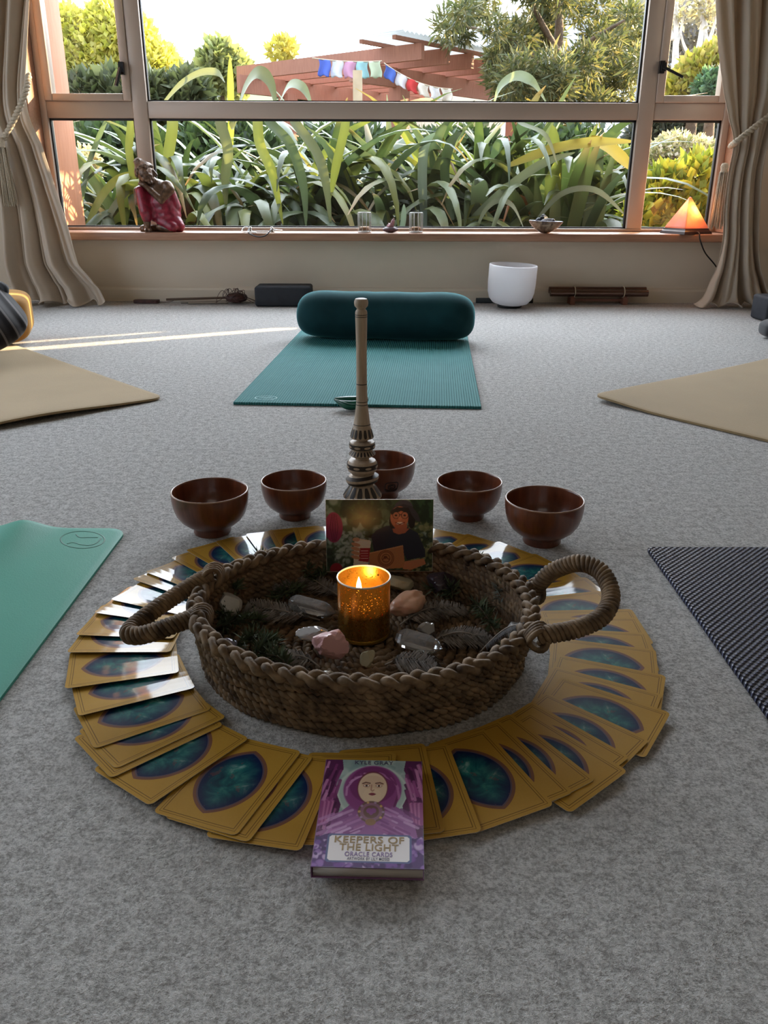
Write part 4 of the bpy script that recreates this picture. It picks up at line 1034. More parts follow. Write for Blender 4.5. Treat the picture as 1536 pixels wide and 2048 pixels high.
# --- book cover
cv = Canvas(212, 292, (150,172,168)); cv.asp = .72
cv.speck(120,.05,[(120,150,150),(170,190,184),(140,160,160),(190,205,198)], (0,0,1,.4), .6)
cv.ell(.5,.33,.36,.27,(196,208,200)); cv.ell(.5,.33,.33,.25,(172,190,184))
for sg in (-1,1):
    X = lambda v: .5+sg*v
    cv.poly([(X(.5),0),(X(.33),0),(X(.31),.10),(X(.37),.22),(X(.36),.34),(X(.30),.46),(X(.33),.62),(X(.5),.80)], (92,38,84))
    for k in range(34):
        x0 = .33+.17*cv.g.random(); y0 = .02+.5*cv.g.random(); cv.line([(X(x0),y0),(X(x0+.03+.04*cv.g.random()),y0+.10+.12*cv.g.random())], .008+.006*cv.g.random(), [(160,84,142),(196,132,178),(128,58,112),(70,26,66)][k % 4], .85)
    for k in range(6): cv.line([(X(.39+.02*k),.44),(X(.42+.014*k),.62)], .016, [(186,112,160),(150,74,130)][k % 2])
cv.poly([(.08,.80),(.14,.58),(.30,.45),(.5,.42),(.72,.45),(.90,.58),(.96,.80)], (150,92,150))
cv.ell(.5,.30,.29,.24,(142,72,132)); cv.ell(.5,.255,.235,.185,(120,52,108))
for k in range(26):
    a = -.2+3.5*cv.g.random(); cv.line([(.5-.26*math.cos(a),.33-.20*math.sin(a)),(.5-.27*math.cos(a+.5),.35-.20*math.sin(a+.5))], .008, [(176,110,164),(196,140,188),(112,46,100)][k % 3], .8)
for k in range(60):
    x0 = .12+.76*cv.g.random(); y0 = .48+.28*cv.g.random(); cv.line([(x0,y0),(x0+(.12 if x0 > .5 else -.12),y0+.05)], .007+.006*cv.g.random(), [(188,132,188),(210,168,210),(124,62,122),(168,104,160)][k % 4], .7)
cv.ell(.5,.40,.08,.08,(150,110,100)); cv.ell(.5,.285,.155,.165,(112,50,66)); cv.ell(.5,.29,.145,.155,(222,196,166)); cv.ell(.5,.235,.12,.07,(214,182,152),0,.7)
cv.ell(.5,.36,.09,.07,(226,200,168),0,.9)
for sg in (-1,1):
    cv.ell(.5+sg*.062,.268,.034,.016,(170,120,104)); cv.ell(.5+sg*.062,.268,.026,.010,(235,225,210)); cv.ell(.5+sg*.062,.268,.012,.010,(60,44,40)); cv.line([(.5+sg*.03,.243),(.5+sg*.07,.236),(.5+sg*.10,.247)], .006, (110,70,60))
cv.line([(.488,.26),(.486,.31),(.50,.322),(.514,.31)], .005, (186,140,118)); cv.ell(.5,.352,.033,.013,(150,70,84)); cv.line([(.466,.351),(.534,.351)], .003, (90,40,50))
cv.ell(.5,.52,.13,.10,(120,92,84)); cv.ell(.5,.52,.11,.085,(150,110,130)); cv.ell(.5,.52,.075,.06,(120,90,84)); cv.ell(.48,.51,.028,.024,(150,90,150)); cv.ell(.52,.51,.028,.024,(150,90,150)); cv.poly([(.455,.515),(.545,.515),(.5,.555)], (150,90,150))
for a in range(10): cv.ell(.5+.115*math.cos(a*.628),.52+.09*math.sin(a*.628),.014,.011,(206,166,110) if a % 2 else (170,140,170))
cv.ell(.5,.615,.05,.03,(150,112,80))
cv.poly([(0,.76),(.12,.72),(.22,.78),(.3,.72),(.4,.78),(.6,.78),(.75,.73),(.86,.78),(1,.72),(1,1),(0,1)], (86,52,110))
cv.speck(170,.022,[(150,110,176),(196,168,206),(66,36,92),(120,76,150)], (0,.76,1,1), .9)
cv.poly([(.13,.725),(.87,.725),(.89,.74),(.89,.945),(.87,.96),(.13,.96),(.11,.945),(.11,.74)], (92,98,140)); cv.poly([(.15,.738),(.85,.738),(.872,.755),(.872,.93),(.85,.947),(.15,.947),(.128,.93),(.128,.755)], (238,232,232))
zt = .017
q00, q10, q11, q01 = P(621,1736,zt), P(847,1736,zt), P(845,1518,zt), P(654,1524,zt)
bctr = (q00+q10+q11+q01)/4; bw_ = ((q10-q00).length+(q11-q01).length)/2; bl_ = ((q01-q00).length+(q11-q10).length)/2
bk2 = thing('guide_book', 'small purple paperback with a hooded winged figure, lying on the front of the card ring', 'book', (bctr.x, bctr.y, .0055), (0,0,R(-1.6)))
m_pages = mat('book_pages', (.50,.46,.42), .8, bump=(900,.3,.001), scale=(.05,.05,4)); m_spine = mat('purple_book_cover', (.22,.10,.22), .4)
HB = zt-.0055
bbox('page_block', (0,0,HB/2-.0003), (bw_-.002,bl_-.003,HB-.0014), m_pages, bk2, 0)
mb = MB(); mb.box((0,0,HB-.0004),(bw_,bl_,.0007)); mb.box((0,0,.0004),(bw_,bl_,.0007)); mb.box((-bw_/2-.0003,0,HB/2),(.0007,bl_,HB)); mb.build('cover_boards', m_spine, bk2, smooth=False)
cv.mesh('cover_print', bw_, bl_, m_cover, bk2, (0,0,HB+.0001))
def text(body, size, y, m, name, parent, z, spread=0, wmax=None):
    cu = bpy.data.curves.new(name, 'FONT'); cu.body = body; cu.size = size; cu.align_x = 'CENTER'; cu.align_y = 'CENTER'; cu.offset = spread
    cu.extrude = .00005; cu.space_character = 1.08
    o = bpy.data.objects.new(name, cu); C.objects.link(o)
    bpy.context.view_layer.update()
    me = bpy.data.meshes.new_from_object(o.evaluated_get(bpy.context.evaluated_depsgraph_get()))
    bpy.data.objects.remove(o)
    if wmax:
        xs = [v.co.x for v in me.vertices]; k = wmax/(max(xs)-min(xs)); cx = (max(xs)+min(xs))/2
        for v in me.vertices: v.co.x = (v.co.x-cx)*k
    me.materials.clear()
    return link(name, me, m, parent, (0,y,z), None, False)
m_tgold = mat('gold_lettering', (.36,.24,.10), .4); m_tpurp = mat('violet_lettering', (.22,.14,.34), .5); m_tdark = mat('dark_lettering', (.10,.10,.16), .5)
vy = lambda v: (.5-v)*bl_
for body, size, v, m, sp_, wm in (('KEEPERS OF', .0105, .774, m_tgold, .00035, bw_*.64), ('THE LIGHT', .0105, .838, m_tgold, .00035, bw_*.54), ('ORACLE CARDS', .0068, .894, m_tpurp, .0001, bw_*.43), ('ARTWORK BY LILY MOSES', .0042, .930, m_tdark, .00005, bw_*.38), ('KYLE GRAY', .0072, .030, m_tdark, .00025, bw_*.40)):
    text(body, size, vy(v), m, 'lettering', bk2, HB+.0003, sp_*.45, wm)
# ================================================================== THINGS ON THE SILL
def fuse(name, caps, vox, m, parent, loc=None, rot=None, smooth=4):
    bm = bmesh.new()
    for a, b, ra, rb in caps:
        a, b = Vector(a), Vector(b); L = (b-a).length; n = max(1, int(L/(min(ra,rb)*.35)))
        for k in range(n+1):
            t = k/n; r = ra+(rb-ra)*t
            bmesh.ops.create_icosphere(bm, subdivisions=2, radius=r, matrix=Matrix.Translation(a+(b-a)*t))
    me = bpy.data.meshes.new(name); bm.to_mesh(me); bm.free()
    o = bpy.data.objects.new(name, me); C.objects.link(o)
    r_ = o.modifiers.new('r', 'REMESH'); r_.mode = 'VOXEL'; r_.voxel_size = vox
    s_ = o.modifiers.new('s', 'SMOOTH'); s_.iterations = smooth; s_.factor = .5
    bpy.context.view_layer.update()
    me2 = bpy.data.meshes.new_from_object(o.evaluated_get(bpy.context.evaluated_depsgraph_get()))
    bpy.data.objects.remove(o); me2.name = name
    return link(name, me2, m, parent, loc, rot)
YS = 4.075; K_ = .000606
st0 = ony(321,466,YS)
m_bronze = mat('aged_dark_bronze_wood', (.07,.035,.022), .35, .25, .5, var=(60,.5,(.20,.11,.06)), bump=(90,.3,.002))
m_red = mat('crimson_painted_wood', (.22,.012,.030), .38, spec=.5, var=(40,.5), bump=(70,.2,.002))
m_curl = mat('gilt_dark_curls', (.14,.09,.06), .4, .3, .5, var=(150,.6))
sta = thing('seated_statue', 'carved seated figure in crimson robe, head resting on raised knee, on the sill', 'statue', (st0.x, YS+.005, ZS)); sta.scale = (.93,.93,.91)
S = lambda cx, cy_, y=0: (((cx-350)*K_), y, (632-cy_)*K_)
fuse('body', [ (S(360,300,.0),S(395,420,.01),.052,.058), (S(345,255,-.01),S(320,225,-.012),.022,.022),
  (S(440,275,-.01),S(460,300,-.02),.030,.028), (S(460,300,-.02),S(400,385,-.052),.026,.019), (S(400,385,-.052),S(275,262,-.050),.018,.013), (S(275,262,-.05),S(235,255,-.045),.014,.010),
  (S(275,275,.0),S(185,310,.012),.024,.020), (S(185,310,.012),S(178,405,.0),.019,.013),
  (S(268,520,-.045),S(262,596,-.045),.020,.017), (S(262,606,-.045),S(300,615,-.075),.014,.010), (S(250,610,-.045),S(262,618,-.078),.010,.008),
  (S(215,610,.0),S(480,610,.0),.022,.022), (S(360,590,-.03),S(470,612,-.055),.020,.014) ], .0042, m_bronze, sta)
fuse('robe', [ (S(385,400,.0),S(420,500,.004),.064,.068), (S(420,520,.0),S(490,575,-.015),.060,.040), (S(490,575,-.015),S(515,590,-.02),.038,.030), (S(380,540,-.02),S(470,590,-.045),.035,.030),
  (S(232,312,-.035),S(262,470,-.046),.027,.033), (S(250,330,-.02),S(330,480,.0),.030,.050), (S(262,470,-.046),S(266,520,-.046),.030,.026), (S(455,330,.0),S(470,440,.01),.030,.040) ], .0045, m_red, sta)
hd_ = thing('head', None, None, S(288,190,-.022), (0,R(-32),0)); hd_.parent = sta; hd_.scale = (1.14,)*3
fuse('face', [((0,0,.012),(0,-.004,-.018),.036,.026), ((0,-.030,.002),(0,-.036,-.010),.006,.007), ((-.014,-.030,.008),(.014,-.030,.008),.007,.007), ((-.009,-.030,-.022),(.009,-.030,-.022),.005,.005), ((0,-.024,-.034),(0,-.02,-.036),.010,.010),
  ((.034,.0,.0),(.036,.004,-.022),.007,.006), ((-.034,.0,.0),(-.036,.004,-.022),.007,.006), ((0,.002,-.02),(0,.004,-.045),.020,.020), ((-.012,-.026,-.008),(-.016,-.022,-.012),.010,.010), ((.012,-.026,-.008),(.016,-.022,-.012),.010,.010)], .003, m_bronze, hd_, None, None, 3)
cp = []
g = random.Random(2)
for k in range(150):
    z = g.uniform(.15,1); a = g.uniform(0,2*PI); r_ = math.sqrt(1-z*z); p = Vector((r_*math.cos(a)*.040, r_*math.sin(a)*.040+.006, z*.040+.012))
    if p.y < -.026 and p.z < .034: continue
    cp.append((p, p+Vector((0,0,.001)), .0062, .0062))
for k in range(40):
    z = g.uniform(-.3,1); a = g.uniform(0,2*PI); r_ = math.sqrt(1-z*z); p = Vector((r_*math.cos(a)*.017, r_*math.sin(a)*.017+.008, z*.018+.058)); cp.append((p, p+Vector((0,0,.001)), .0055, .0055))
cp.append(((0,.008,.03),(0,.008,.06),.036,.016))
fuse('hair_curls', cp, .0028, m_curl, hd_, None, None, 1)
# wire latch with two posts
lp = ony(500,467,4.03); 
m_chrome = mat('bright_metal', (.75,.73,.70), .2, .9); m_whitep = mat('white_plastic', (.75,.73,.70), .4)
lt = thing('window_latch', 'wire loop latch with two bright posts on the left part of the sill', 'latch', ((ony(500,467,4.03).x+ony(543,467,4.03).x)/2, 4.05, ZS))
dxl = (ony(543,467,4.03).x-ony(500,467,4.03).x)/2
for s in (-1,1):
    mb = MB(); mb.lathe([(0,0),(.012,0),(.012,.004),(.006,.008),(.007,.018),(.005,.024),(0,.025)], 18, (s*dxl,0,0)); mb.build('post', m_chrome, lt)
mb = MB(); mb.box((-dxl*.2,.004,.003),(dxl*1.7,.022,.006)); mb.build('base_plate', m_whitep, lt, smooth=False)
mb = MB(); mb.tube(catmull([(-dxl,0,.020),(-dxl*1.15,-.03,.008),(-dxl*.9,-.055,-.004),(-dxl*.2,-.064,-.016),(dxl*.5,-.06,-.012),(dxl*.95,-.03,.010),(dxl,0,.018)],8), .0026, 8); mb.build('cable', m_black, lt)
mb = MB(); mb.tube(catmull([(-dxl,0,.018),(-dxl*1.5,-.012,.022),(-dxl*1.7,-.03,.006),(-dxl*1.1,-.058,.004),(-dxl*.3,-.055,.002)],8), .0026, 8); mb.build('bright_cable', m_chrome, lt); mb = MB(); mb.tube([(dxl,0,.014),(dxl*1.5,-.005,.010),(dxl*2.0,-.008,.008)],.003,8); mb.build('bright_pin', m_chrome, lt)
# two glass tealight cups
t_ = NT('clear_glass'); gl_ = t_.pbsdf((.95,.96,.95), .03, 0, .5, None, IOR=1.45, Transmission_Weight=1.0)
trn = t_.n('ShaderNodeBsdfTransparent'); mx = t_.n('ShaderNodeMixShader'); mx.inputs[0].default_value = .55; t_.l(gl_, mx.inputs[1]); t_.l(trn.outputs[0], mx.inputs[2]); m_glass = t_.done(mx.outputs[0])
m_frost = mat('pale_glass_edge', (.80,.80,.78), .15, 0, .6); m_spark = mat('copper_wax', (.55,.32,.18), .4, .3)
for px, lab in ((729,'clear glass tealight cup left of the pink flower cluster on the sill'),(832,'clear glass tealight cup right of the pink flower cluster on the sill')):
    c = ony(px,467,4.055); t = thing('tealight_cup', lab, 'candle cup', (c.x,4.065,ZS), group='glass tealight cups on the sill')
    mb = MB(); mb.lathe([(0,0),(.027,0),(.030,.003),(.030,.088),(.0275,.088),(.0275,.010),(0,.009)], 10); mb.build('cup', m_glass, t, sh=20)
    mb = MB(); mb.tube([(.0288*math.cos(2*PI*k/40),.0288*math.sin(2*PI*k/40),.088) for k in range(40)],.0018,6,True); mb.tube([(.029*math.cos(2*PI*k/40),.029*math.sin(2*PI*k/40),.003) for k in range(40)],.003,6,True)
    for k in range(10): mb.tube([(.0303*math.cos(2*PI*k/10),.0303*math.sin(2*PI*k/10),.004),(.0303*math.cos(2*PI*k/10),.0303*math.sin(2*PI*k/10),.087)],.0011,5)
    mb.build('edges', m_frost, t)
    mb = MB(); mb.lathe([(0,.010),(.019,.010),(.020,.024),(.018,.026),(0,.025)],24); mb.build('tealight', m_spark, t)
# pink lotus cluster
fl = ony(781,467,4.055); m_pink = mat('dusky_pink_crystal', (.38,.18,.20), .35, 0, .5, var=(60,.3)); m_dusk = mat('dark_mauve_rock', (.12,.07,.08), .5, var=(60,.4))
lo_ = thing('crystal_flower', 'dusky pink crystal flower cluster between the two tealight cups', 'ornament', (fl.x,4.06,ZS))
ico(3, lambda v: Vector((v.x*.036*(1+.15*noise.noise(v*2)), v.y*.024*(1+.15*noise.noise(v*2)), .014+v.z*.014)), 'rock_base', m_dusk, lo_, smooth=True)
for k in range(11):
    a = k*2.39; ti = .25+.075*k; d = Vector((math.cos(a)*math.sin(ti)*1.25, math.sin(a)*math.sin(ti)*.7, math.cos(ti))).normalized(); L = .032-.0012*k+(.022 if k == 0 else 0)
    mb = MB(); rg_ = []; u = d.cross(Vector((.3,.8,.1))).normalized(); w2 = d.cross(u)
    for rr, tt in ((.004,0),(.0095,.45),(.008,.75),(.0005,1)): rg_.append([mb.v(Vector((0,0,.014))+d*(L*tt)+(u*math.cos(q_*PI/3)+w2*math.sin(q_*PI/3))*rr) for q_ in range(6)])
    for i in range(3):
        for q_ in range(6): mb.f(rg_[i][q_], rg_[i][(q_+1)%6], rg_[i+1][(q_+1)%6], rg_[i+1][q_])
    mb.build('petal', m_pink, lo_, smooth=False)
# abalone shell dish
sd = ony(1090,469,4.05)
def shell_mat():
    t = NT('abalone_shell'); v = t.coord('Object'); g_ = t.n('ShaderNodeNewGeometry')
    out = t.ramp(t.noise(v,40,4,.6,1), [(.35,(.07,.045,.03)),(.5,(.22,.15,.10)),(.65,(.38,.29,.20))]); inn = t.ramp(t.noise(v,30,3,.5,1), [(.35,(.10,.14,.42)),(.5,(.45,.50,.70)),(.65,(.70,.72,.78))])
    t2 = t.n('ShaderNodeSeparateXYZ'); t.l(v, t2.inputs[0])
    return t, out, inn
t, out, inn = shell_mat(); m_shello = t.done(t.pbsdf(out, .4)); t, out, inn = shell_mat(); m_shelli = t.done(t.pbsdf(inn, .18, .2, .6))
sh_ = thing('shell_dish', 'oval abalone shell with dark stones on the right part of the sill', 'shell', (sd.x,4.062,ZS), (0,R(2),R(-4)))
mb = MB(); mb.lathe([(0,.0),(.22,.001),(.5,.012),(.78,.030),(.95,.046),(1,.054)], 48, sx=.080, sy=.055); mb.build('outer_shell', m_shello, sh_)
mb = MB(); mb.lathe([(1,.054),(.97,.0545),(.93,.049),(.76,.034),(.48,.017),(.2,.007),(0,.006)], 48, sx=.080, sy=.055); mb.build('pearl_lining', m_shelli, sh_)
m_stone = mat('black_stone', (.02,.02,.024), .7, var=(40,.3)); m_sage = mat('grey_herb_bundle', (.16,.15,.15), .8, var=(120,.5), bump=(150,.6,.003))
for i, (x, y, s, lab) in enumerate(((-.022,.008,.022,'black stone at the back of the abalone shell'),(.030,.006,.020,'black stone at the right inside the abalone shell'),(-.006,.018,.026,'black stone standing tallest in the abalone shell'))):
    rock('black_stone', (sd.x+x, 4.062+y, ZS+.036+.006*(i == 2)), (s,s*.7,s*.75), m_stone, lab, 'stone', 60+i, (0,.1*i,.4*i), .2, 3, True, 'stones in the shell')
bu = thing('herb_bundle', 'grey bound herb bundle lying at the front of the abalone shell', 'herb bundle', (sd.x+.0,4.062-.018,ZS+.050))
o = ico(3, lambda v: Vector((v.x*.030*(1+.1*noise.noise(v*4)), v.y*.016, v.z*.016*(1+.2*noise.noise(v*5)))), 'leaves', m_sage, bu, None, (0,R(-12),0), True)
mb = MB(); twist(mb, [(-.022+.044*k/50, .0165*math.cos(k*.75)*math.sqrt(max(.1,1-((k-25)/26)**2)), .0172*math.sin(k*.75)*math.sqrt(max(.1,1-((k-25)/26)**2))) for k in range(51)], .0006,.0005,.004,2,4); mb.build('thread', m_rope, bu, None, (0,R(-12),0))
# salt lamp
sl0 = ony(1376,469,4.05)
def salt_mat():
    t = NT('glowing_salt'); v = t.coord('Object'); s = t.n('ShaderNodeVectorMath', operation='DISTANCE'); t.l(v, s.inputs[0]); s.inputs[1].default_value = (.012,-.01,.095)
    d = t.math('ADD', s.outputs['Value'], t.math('MULTIPLY', t.math('SUBTRACT', t.noise(v, 22, 4, .6), .5), .035))
    c = t.ramp(t.math('MULTIPLY', d, 9.0), [(.10,(1,.62,.18)),(.30,(1,.42,.07)),(.55,(.95,.17,.035)),(.85,(.70,.09,.04))])
    k = t.ramp(t.math('MULTIPLY', d, 9.0), [(.12,(1,1,1)),(.32,(.42,.42,.42)),(.6,(.13,.13,.13)),(1,(.07,.07,.07))])
    return t.done(t.pbsdf((.55,.22,.13), .35, 0, .5, t.bump(t.noise(v,60,3), .2, .003), Emission_Color=c, Emission_Strength=t.math('MULTIPLY', k, 4.6)))
m_salt = salt_mat(); m_dwood = wood_mat('dark_red_brown_wood', (.022,.007,.006), (.04,.012,.009), .5, (1,8,8), .5, .2, 20)
sa = thing('salt_lamp', 'glowing orange pyramid salt lamp on dark wooden base at the right sill end', 'lamp', (sl0.x,4.085,ZS), (0,0,R(24)))
mb = MB(); e_ = .068
for z, k in ((0,1.0),(.004,1.03),(.135,.07),(.140,.0)):
    if k: [mb.v((sx*e_*k, sy*e_*k, .024+z)) for sx, sy in ((-1,-1),(1,-1),(1,1),(-1,1))]
ap = mb.v((0,0,.024+.140))
mb.f(3,2,1,0)
for i in range(2):
    for k in range(4): j = (k+1) % 4; mb.f(i*4+k, i*4+j, i*4+4+j, i*4+4+k)
for k in range(4): mb.f(8+k, 8+(k+1) % 4, ap)
o = mb.build('salt_pyramid', m_salt, sa, smooth=False); bevel(o, .005, 3, 20)
mb = MB(); 
for z0, z1, a0_, a1_ in ((0,.011,.082,.080),(.011,.017,.078,.072),(.017,.024,.072,.070)):
    b = len(mb.V)
    for z, a_ in ((z0,a0_),(z1,a1_)):
        for sx, sy in ((-1,-1),(1,-1),(1,1),(-1,1)): mb.v((sx*a_, sy*a_, z))
    mb.f(b+3,b+2,b+1,b); mb.f(b+4,b+5,b+6,b+7)
    for k in range(4): j = (k+1) % 4; mb.f(b+k,b+j,b+4+j,b+4+k)
mb.build('wooden_base', m_dwood, sa, smooth=False)
sp = bpy.data.lights.new('salt_lamp_glow', 'POINT'); spo = bpy.data.objects.new('salt_lamp_glow', sp); C.objects.link(spo); sp.energy = .5; sp.color = (1,.38,.10); sp.shadow_soft_size = .05; spo.location = (sl0.x,3.99,ZS+.10)
cpts = [(sl0.x+.02,4.02,ZS+.008), (sl0.x+.03,3.992,ZS+.006), (sl0.x+.034,3.982,ZS-.02), ony(1410,505,4.0), ony(1430,530,4.03), ony(1450,560,4.05), (ony(1470,600,4.05).x,4.05,.03), (1.9,4.05,.02)]
mb = MB(); mb.tube(catmull(cpts, 10), .0032, 8); o = mb.build('power_cord', m_black, sa)
o.matrix_parent_inverse = (Matrix.Translation(sa.location) @ Matrix.Rotation(R(24),4,'Z')).inverted()
# ================================================================== FLOOR BY THE WALL
cbp = P(1018,614); cr = .1085
def frosted():
    t = NT('frosted_quartz'); b = t.pbsdf((.86,.85,.86), .45, 0, .5, t.bump(t.noise(t.coord('Object'),300,2), .15, .001)); d = t.n('ShaderNodeBsdfTranslucent'); d.inputs[0].default_value = (.9,.9,.92,1)
    m = t.n('ShaderNodeMixShader'); m.inputs[0].default_value = .35; t.l(b, m.inputs[1]); t.l(d.outputs[0], m.inputs[2]); return t.done(m.outputs[0])
m_qz = frosted(); m_rub = mat('black_rubber_ring', (.012,.012,.012), .6)
cz = thing('singing_bowl', 'white frosted crystal singing bowl on the carpet under the window', 'bowl', (cbp.x,cbp.y-.01,0))
mb = MB(); mb.lathe([(0,.012),(.055,.013),(.080,.022),(.098,.042),(.106,.070),(cr,.110),(cr,.188),(cr-.002,.190),(cr-.007,.190),(cr-.008,.187),(cr-.008,.110),(.098,.072),(.090,.048),(.072,.030),(0,.022)], 64); mb.build('bowl', m_qz, cz, None, (R(2),R(2.2),0))
mb = MB(); mb.tube([(.048*math.cos(2*PI*k/40),.048*math.sin(2*PI*k/40),.0085) for k in range(40)], .0085, 10, True); mb.build('rubber_ring', m_rub, cz)
ml_ = (cbp.x, cbp.y+.128)
mb = MB(); mb.tube([(-.14,0,.013),(.13,0,.013)], .012, 16); o = mb.build('suede_mallet', mat('dark_grey_suede', (.03,.035,.035), .9), None, (ml_[0],min(4.04,ml_[1]),.0)); tag(o, 'dark suede mallet lying behind the white singing bowl', 'mallet')
# energy chime bars
c0 = P(1095,606); c1_ = P(1286,606); chx = (c0.x+c1_.x)/2; chl = (c1_.x-c0.x); chy = 4.03
m_tube = mat('bronze_chime_tube', (.16,.10,.08), .25, .8); m_cradle = wood_mat('reddish_cradle_wood', (.16,.06,.035), (.24,.10,.06), .5)
ch = thing('chime_bars', 'two dark bronze chime bars on a low wooden cradle under the window', 'chime', (chx,chy,0))
for (y, z) in ((-.020,.052),(.016,.062)):
    mb = MB(); mb.tube([(-chl/2,y,z),(-chl/2+.0005,y,z),(chl/2-.0005,y,z),(chl/2,y,z)], [.014,.0155,.0155,.014], 20); mb.build('chime_tube', m_tube, ch, sh=40)
for s in (-.27,.27):
    mb = MB(); mb.box((chl*s,-.002,.0155),(.022,.07,.031)); mb.box((chl*s,-.022,.034),(.018,.010,.008)); mb.build('cradle_foot', m_cradle, ch, smooth=False)
    mb = MB(); sx = s*.93; mb.tube([(chl*sx+.0*k, -.002+.040*math.cos(2*PI*k/24), .057+.026*math.sin(2*PI*k/24)) for k in range(24)], .0022, 6, True); mb.build('cord_loop', m_rope, ch)
mb = MB(); mb.box((0,.0,.018),(chl*.52,.012,.012)); mb.build('cradle_rail', m_cradle, ch, smooth=False)
# wind chime lying on the carpet
w0 = P(475,606); wxl = P(295,606).x
m_coco = mat('dark_coconut', (.06,.022,.018), .55, var=(60,.5), bump=(80,.6,.004)); m_alu = mat('dull_metal_tube', (.34,.31,.27), .35, .7); m_bam = wood_mat('dark_bamboo', (.07,.04,.025), (.12,.07,.04), .5, (1,9,9))
wc = thing('wind_chime', 'wind chime with dark coconut top and metal tubes lying on the carpet by the wall', 'wind chime', (w0.x,4.0,0))
ico(3, lambda v: Vector((v.x*.052*(1+.06*noise.noise(v*5)), v.y*.04, .026+v.z*.024*(1+.1*noise.noise(v*6)))), 'coconut_top', m_coco, wc, smooth=True)
K2 = 1/3.84/424
for (xa, xb, y, z, r_, m) in ((-545,-60,.012,.026,.0055,m_bam),(-425,-60,-.012,.011,.006,m_alu),(-360,-60,-.035,.007,.006,m_alu)):
    mb = MB(); mb.tube([(xa*K2,y,z*.6),(xb*K2,y*.6,z)], r_, 12); mb.build('chime_tube', m, wc, sh=40)
mb = MB(); g = random.Random(9)
for k in range(12):
    a = Vector((g.uniform(-.05,.05), g.uniform(-.03,.03), .03)); mb.tube(catmull([a, a+Vector((g.uniform(-.03,.03),-.02,.025+.02*g.random())), a+Vector((g.uniform(-.05,.05),-.035,.006)), a+Vector((g.uniform(-.06,.06),-.045,-.018))],5), .0013, 5)
mb.build('tangled_cord', m_coco, wc); mb = MB(); mb.tube(catmull([(.04,0,.03),(.075,-.01,.02),(.10,0,.008),(.15,.0,.006)],6), .002, 5); mb.build('hanging_cord', m_coco, wc); mb = MB()
mb.tube(catmull([(-.30,.01,.010),(-.34,.0,.005),(wxl-w0.x+.05,.0,.008)],6), .0013, 5); mb.build('sail_cord', m_coco, wc)
mb = MB(); mb.prism(rrect(.118,.045,.012), 0.002, .016); mb.build('wooden_sail', m_coco, wc, (wxl-w0.x,-.004,0), None, False)
# ================================================================== OUTSIDE
GZ = -.35
def Wp(px, py, y): return ony(px, py, y)
mb = MB(); mb.box((0,45,GZ-.1),(160,81.2,.2)); tag(mb.build('garden_ground', m_soil, None, smooth=False), 'dark garden soil and leaf litter outside the window', 'ground', None, 'structure')
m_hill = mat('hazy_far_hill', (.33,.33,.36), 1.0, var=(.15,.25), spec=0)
def ridge(name, pts, y, depth, m, label):
    mb = MB(); top = catmull([Wp(px,py,y) for px, py in pts], 8); rows = []
    for t in np.linspace(0,1,7): rows.append([mb.v((p.x*(1-.1*t), p.y-depth*t+noise.noise(Vector((p.x*.2,t*3,0)))*depth*.1, GZ+(p.z-GZ)*(1-t)**1.2)) for p in top])
    for a, b in zip(rows[:-1], rows[1:]):
        for i in range(len(a)-1): mb.f(a[i], b[i], b[i+1], a[i+1])
    return tag(mb.build(name, m, None), label, 'hill', None, 'structure')
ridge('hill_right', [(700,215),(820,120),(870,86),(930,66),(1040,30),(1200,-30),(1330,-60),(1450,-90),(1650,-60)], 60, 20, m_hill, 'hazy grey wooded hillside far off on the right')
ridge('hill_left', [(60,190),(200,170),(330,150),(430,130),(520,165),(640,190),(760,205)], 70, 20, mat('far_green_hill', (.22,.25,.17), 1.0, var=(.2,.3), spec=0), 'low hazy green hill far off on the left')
# exterior posts, and added panels that block the sun
o = bbox('trim_4', ((X0-.16),4.455,(GZ+2.3)/2), (.34,.29,2.3-GZ), m_timber, None, .006); tag(o, 'red timber facing post outside the left end of the window', 'post', None, 'structure')
o = bbox('trim_5', ((X1+.20),4.315,(GZ+2.3)/2), (.36,.028,2.3-GZ), m_timber, None, .006); tag(o, 'red timber facing post outside the right end of the window', 'post', None, 'structure')
mb = MB()
for (y0,y1) in ((4.94,5.98),(6.03,6.14)): mb.box((2.3,(y0+y1)/2,(GZ+2.4)/2),(.05,y1-y0,2.4-GZ))  # unseen panels added to cut the sun down to a floor streak
tag(mb.build('sun_blocker', m_timber, None, smooth=False), 'red timber panels added outside to the right to block the sun, out of the picture', 'screen')
mb = MB(); mb.box((3.2,7.08,2.2),(.05,.50,.95))  # unseen board, added only to keep sun off the left post
for y in (6.82,7.34): mb.box((3.2,y,(GZ+2.7)/2),(.07,.06,2.7-GZ))
tag(mb.build('post_shade_board', m_timber, None, smooth=False), 'timber board on two posts added out of the picture to shade the left window post', 'board')
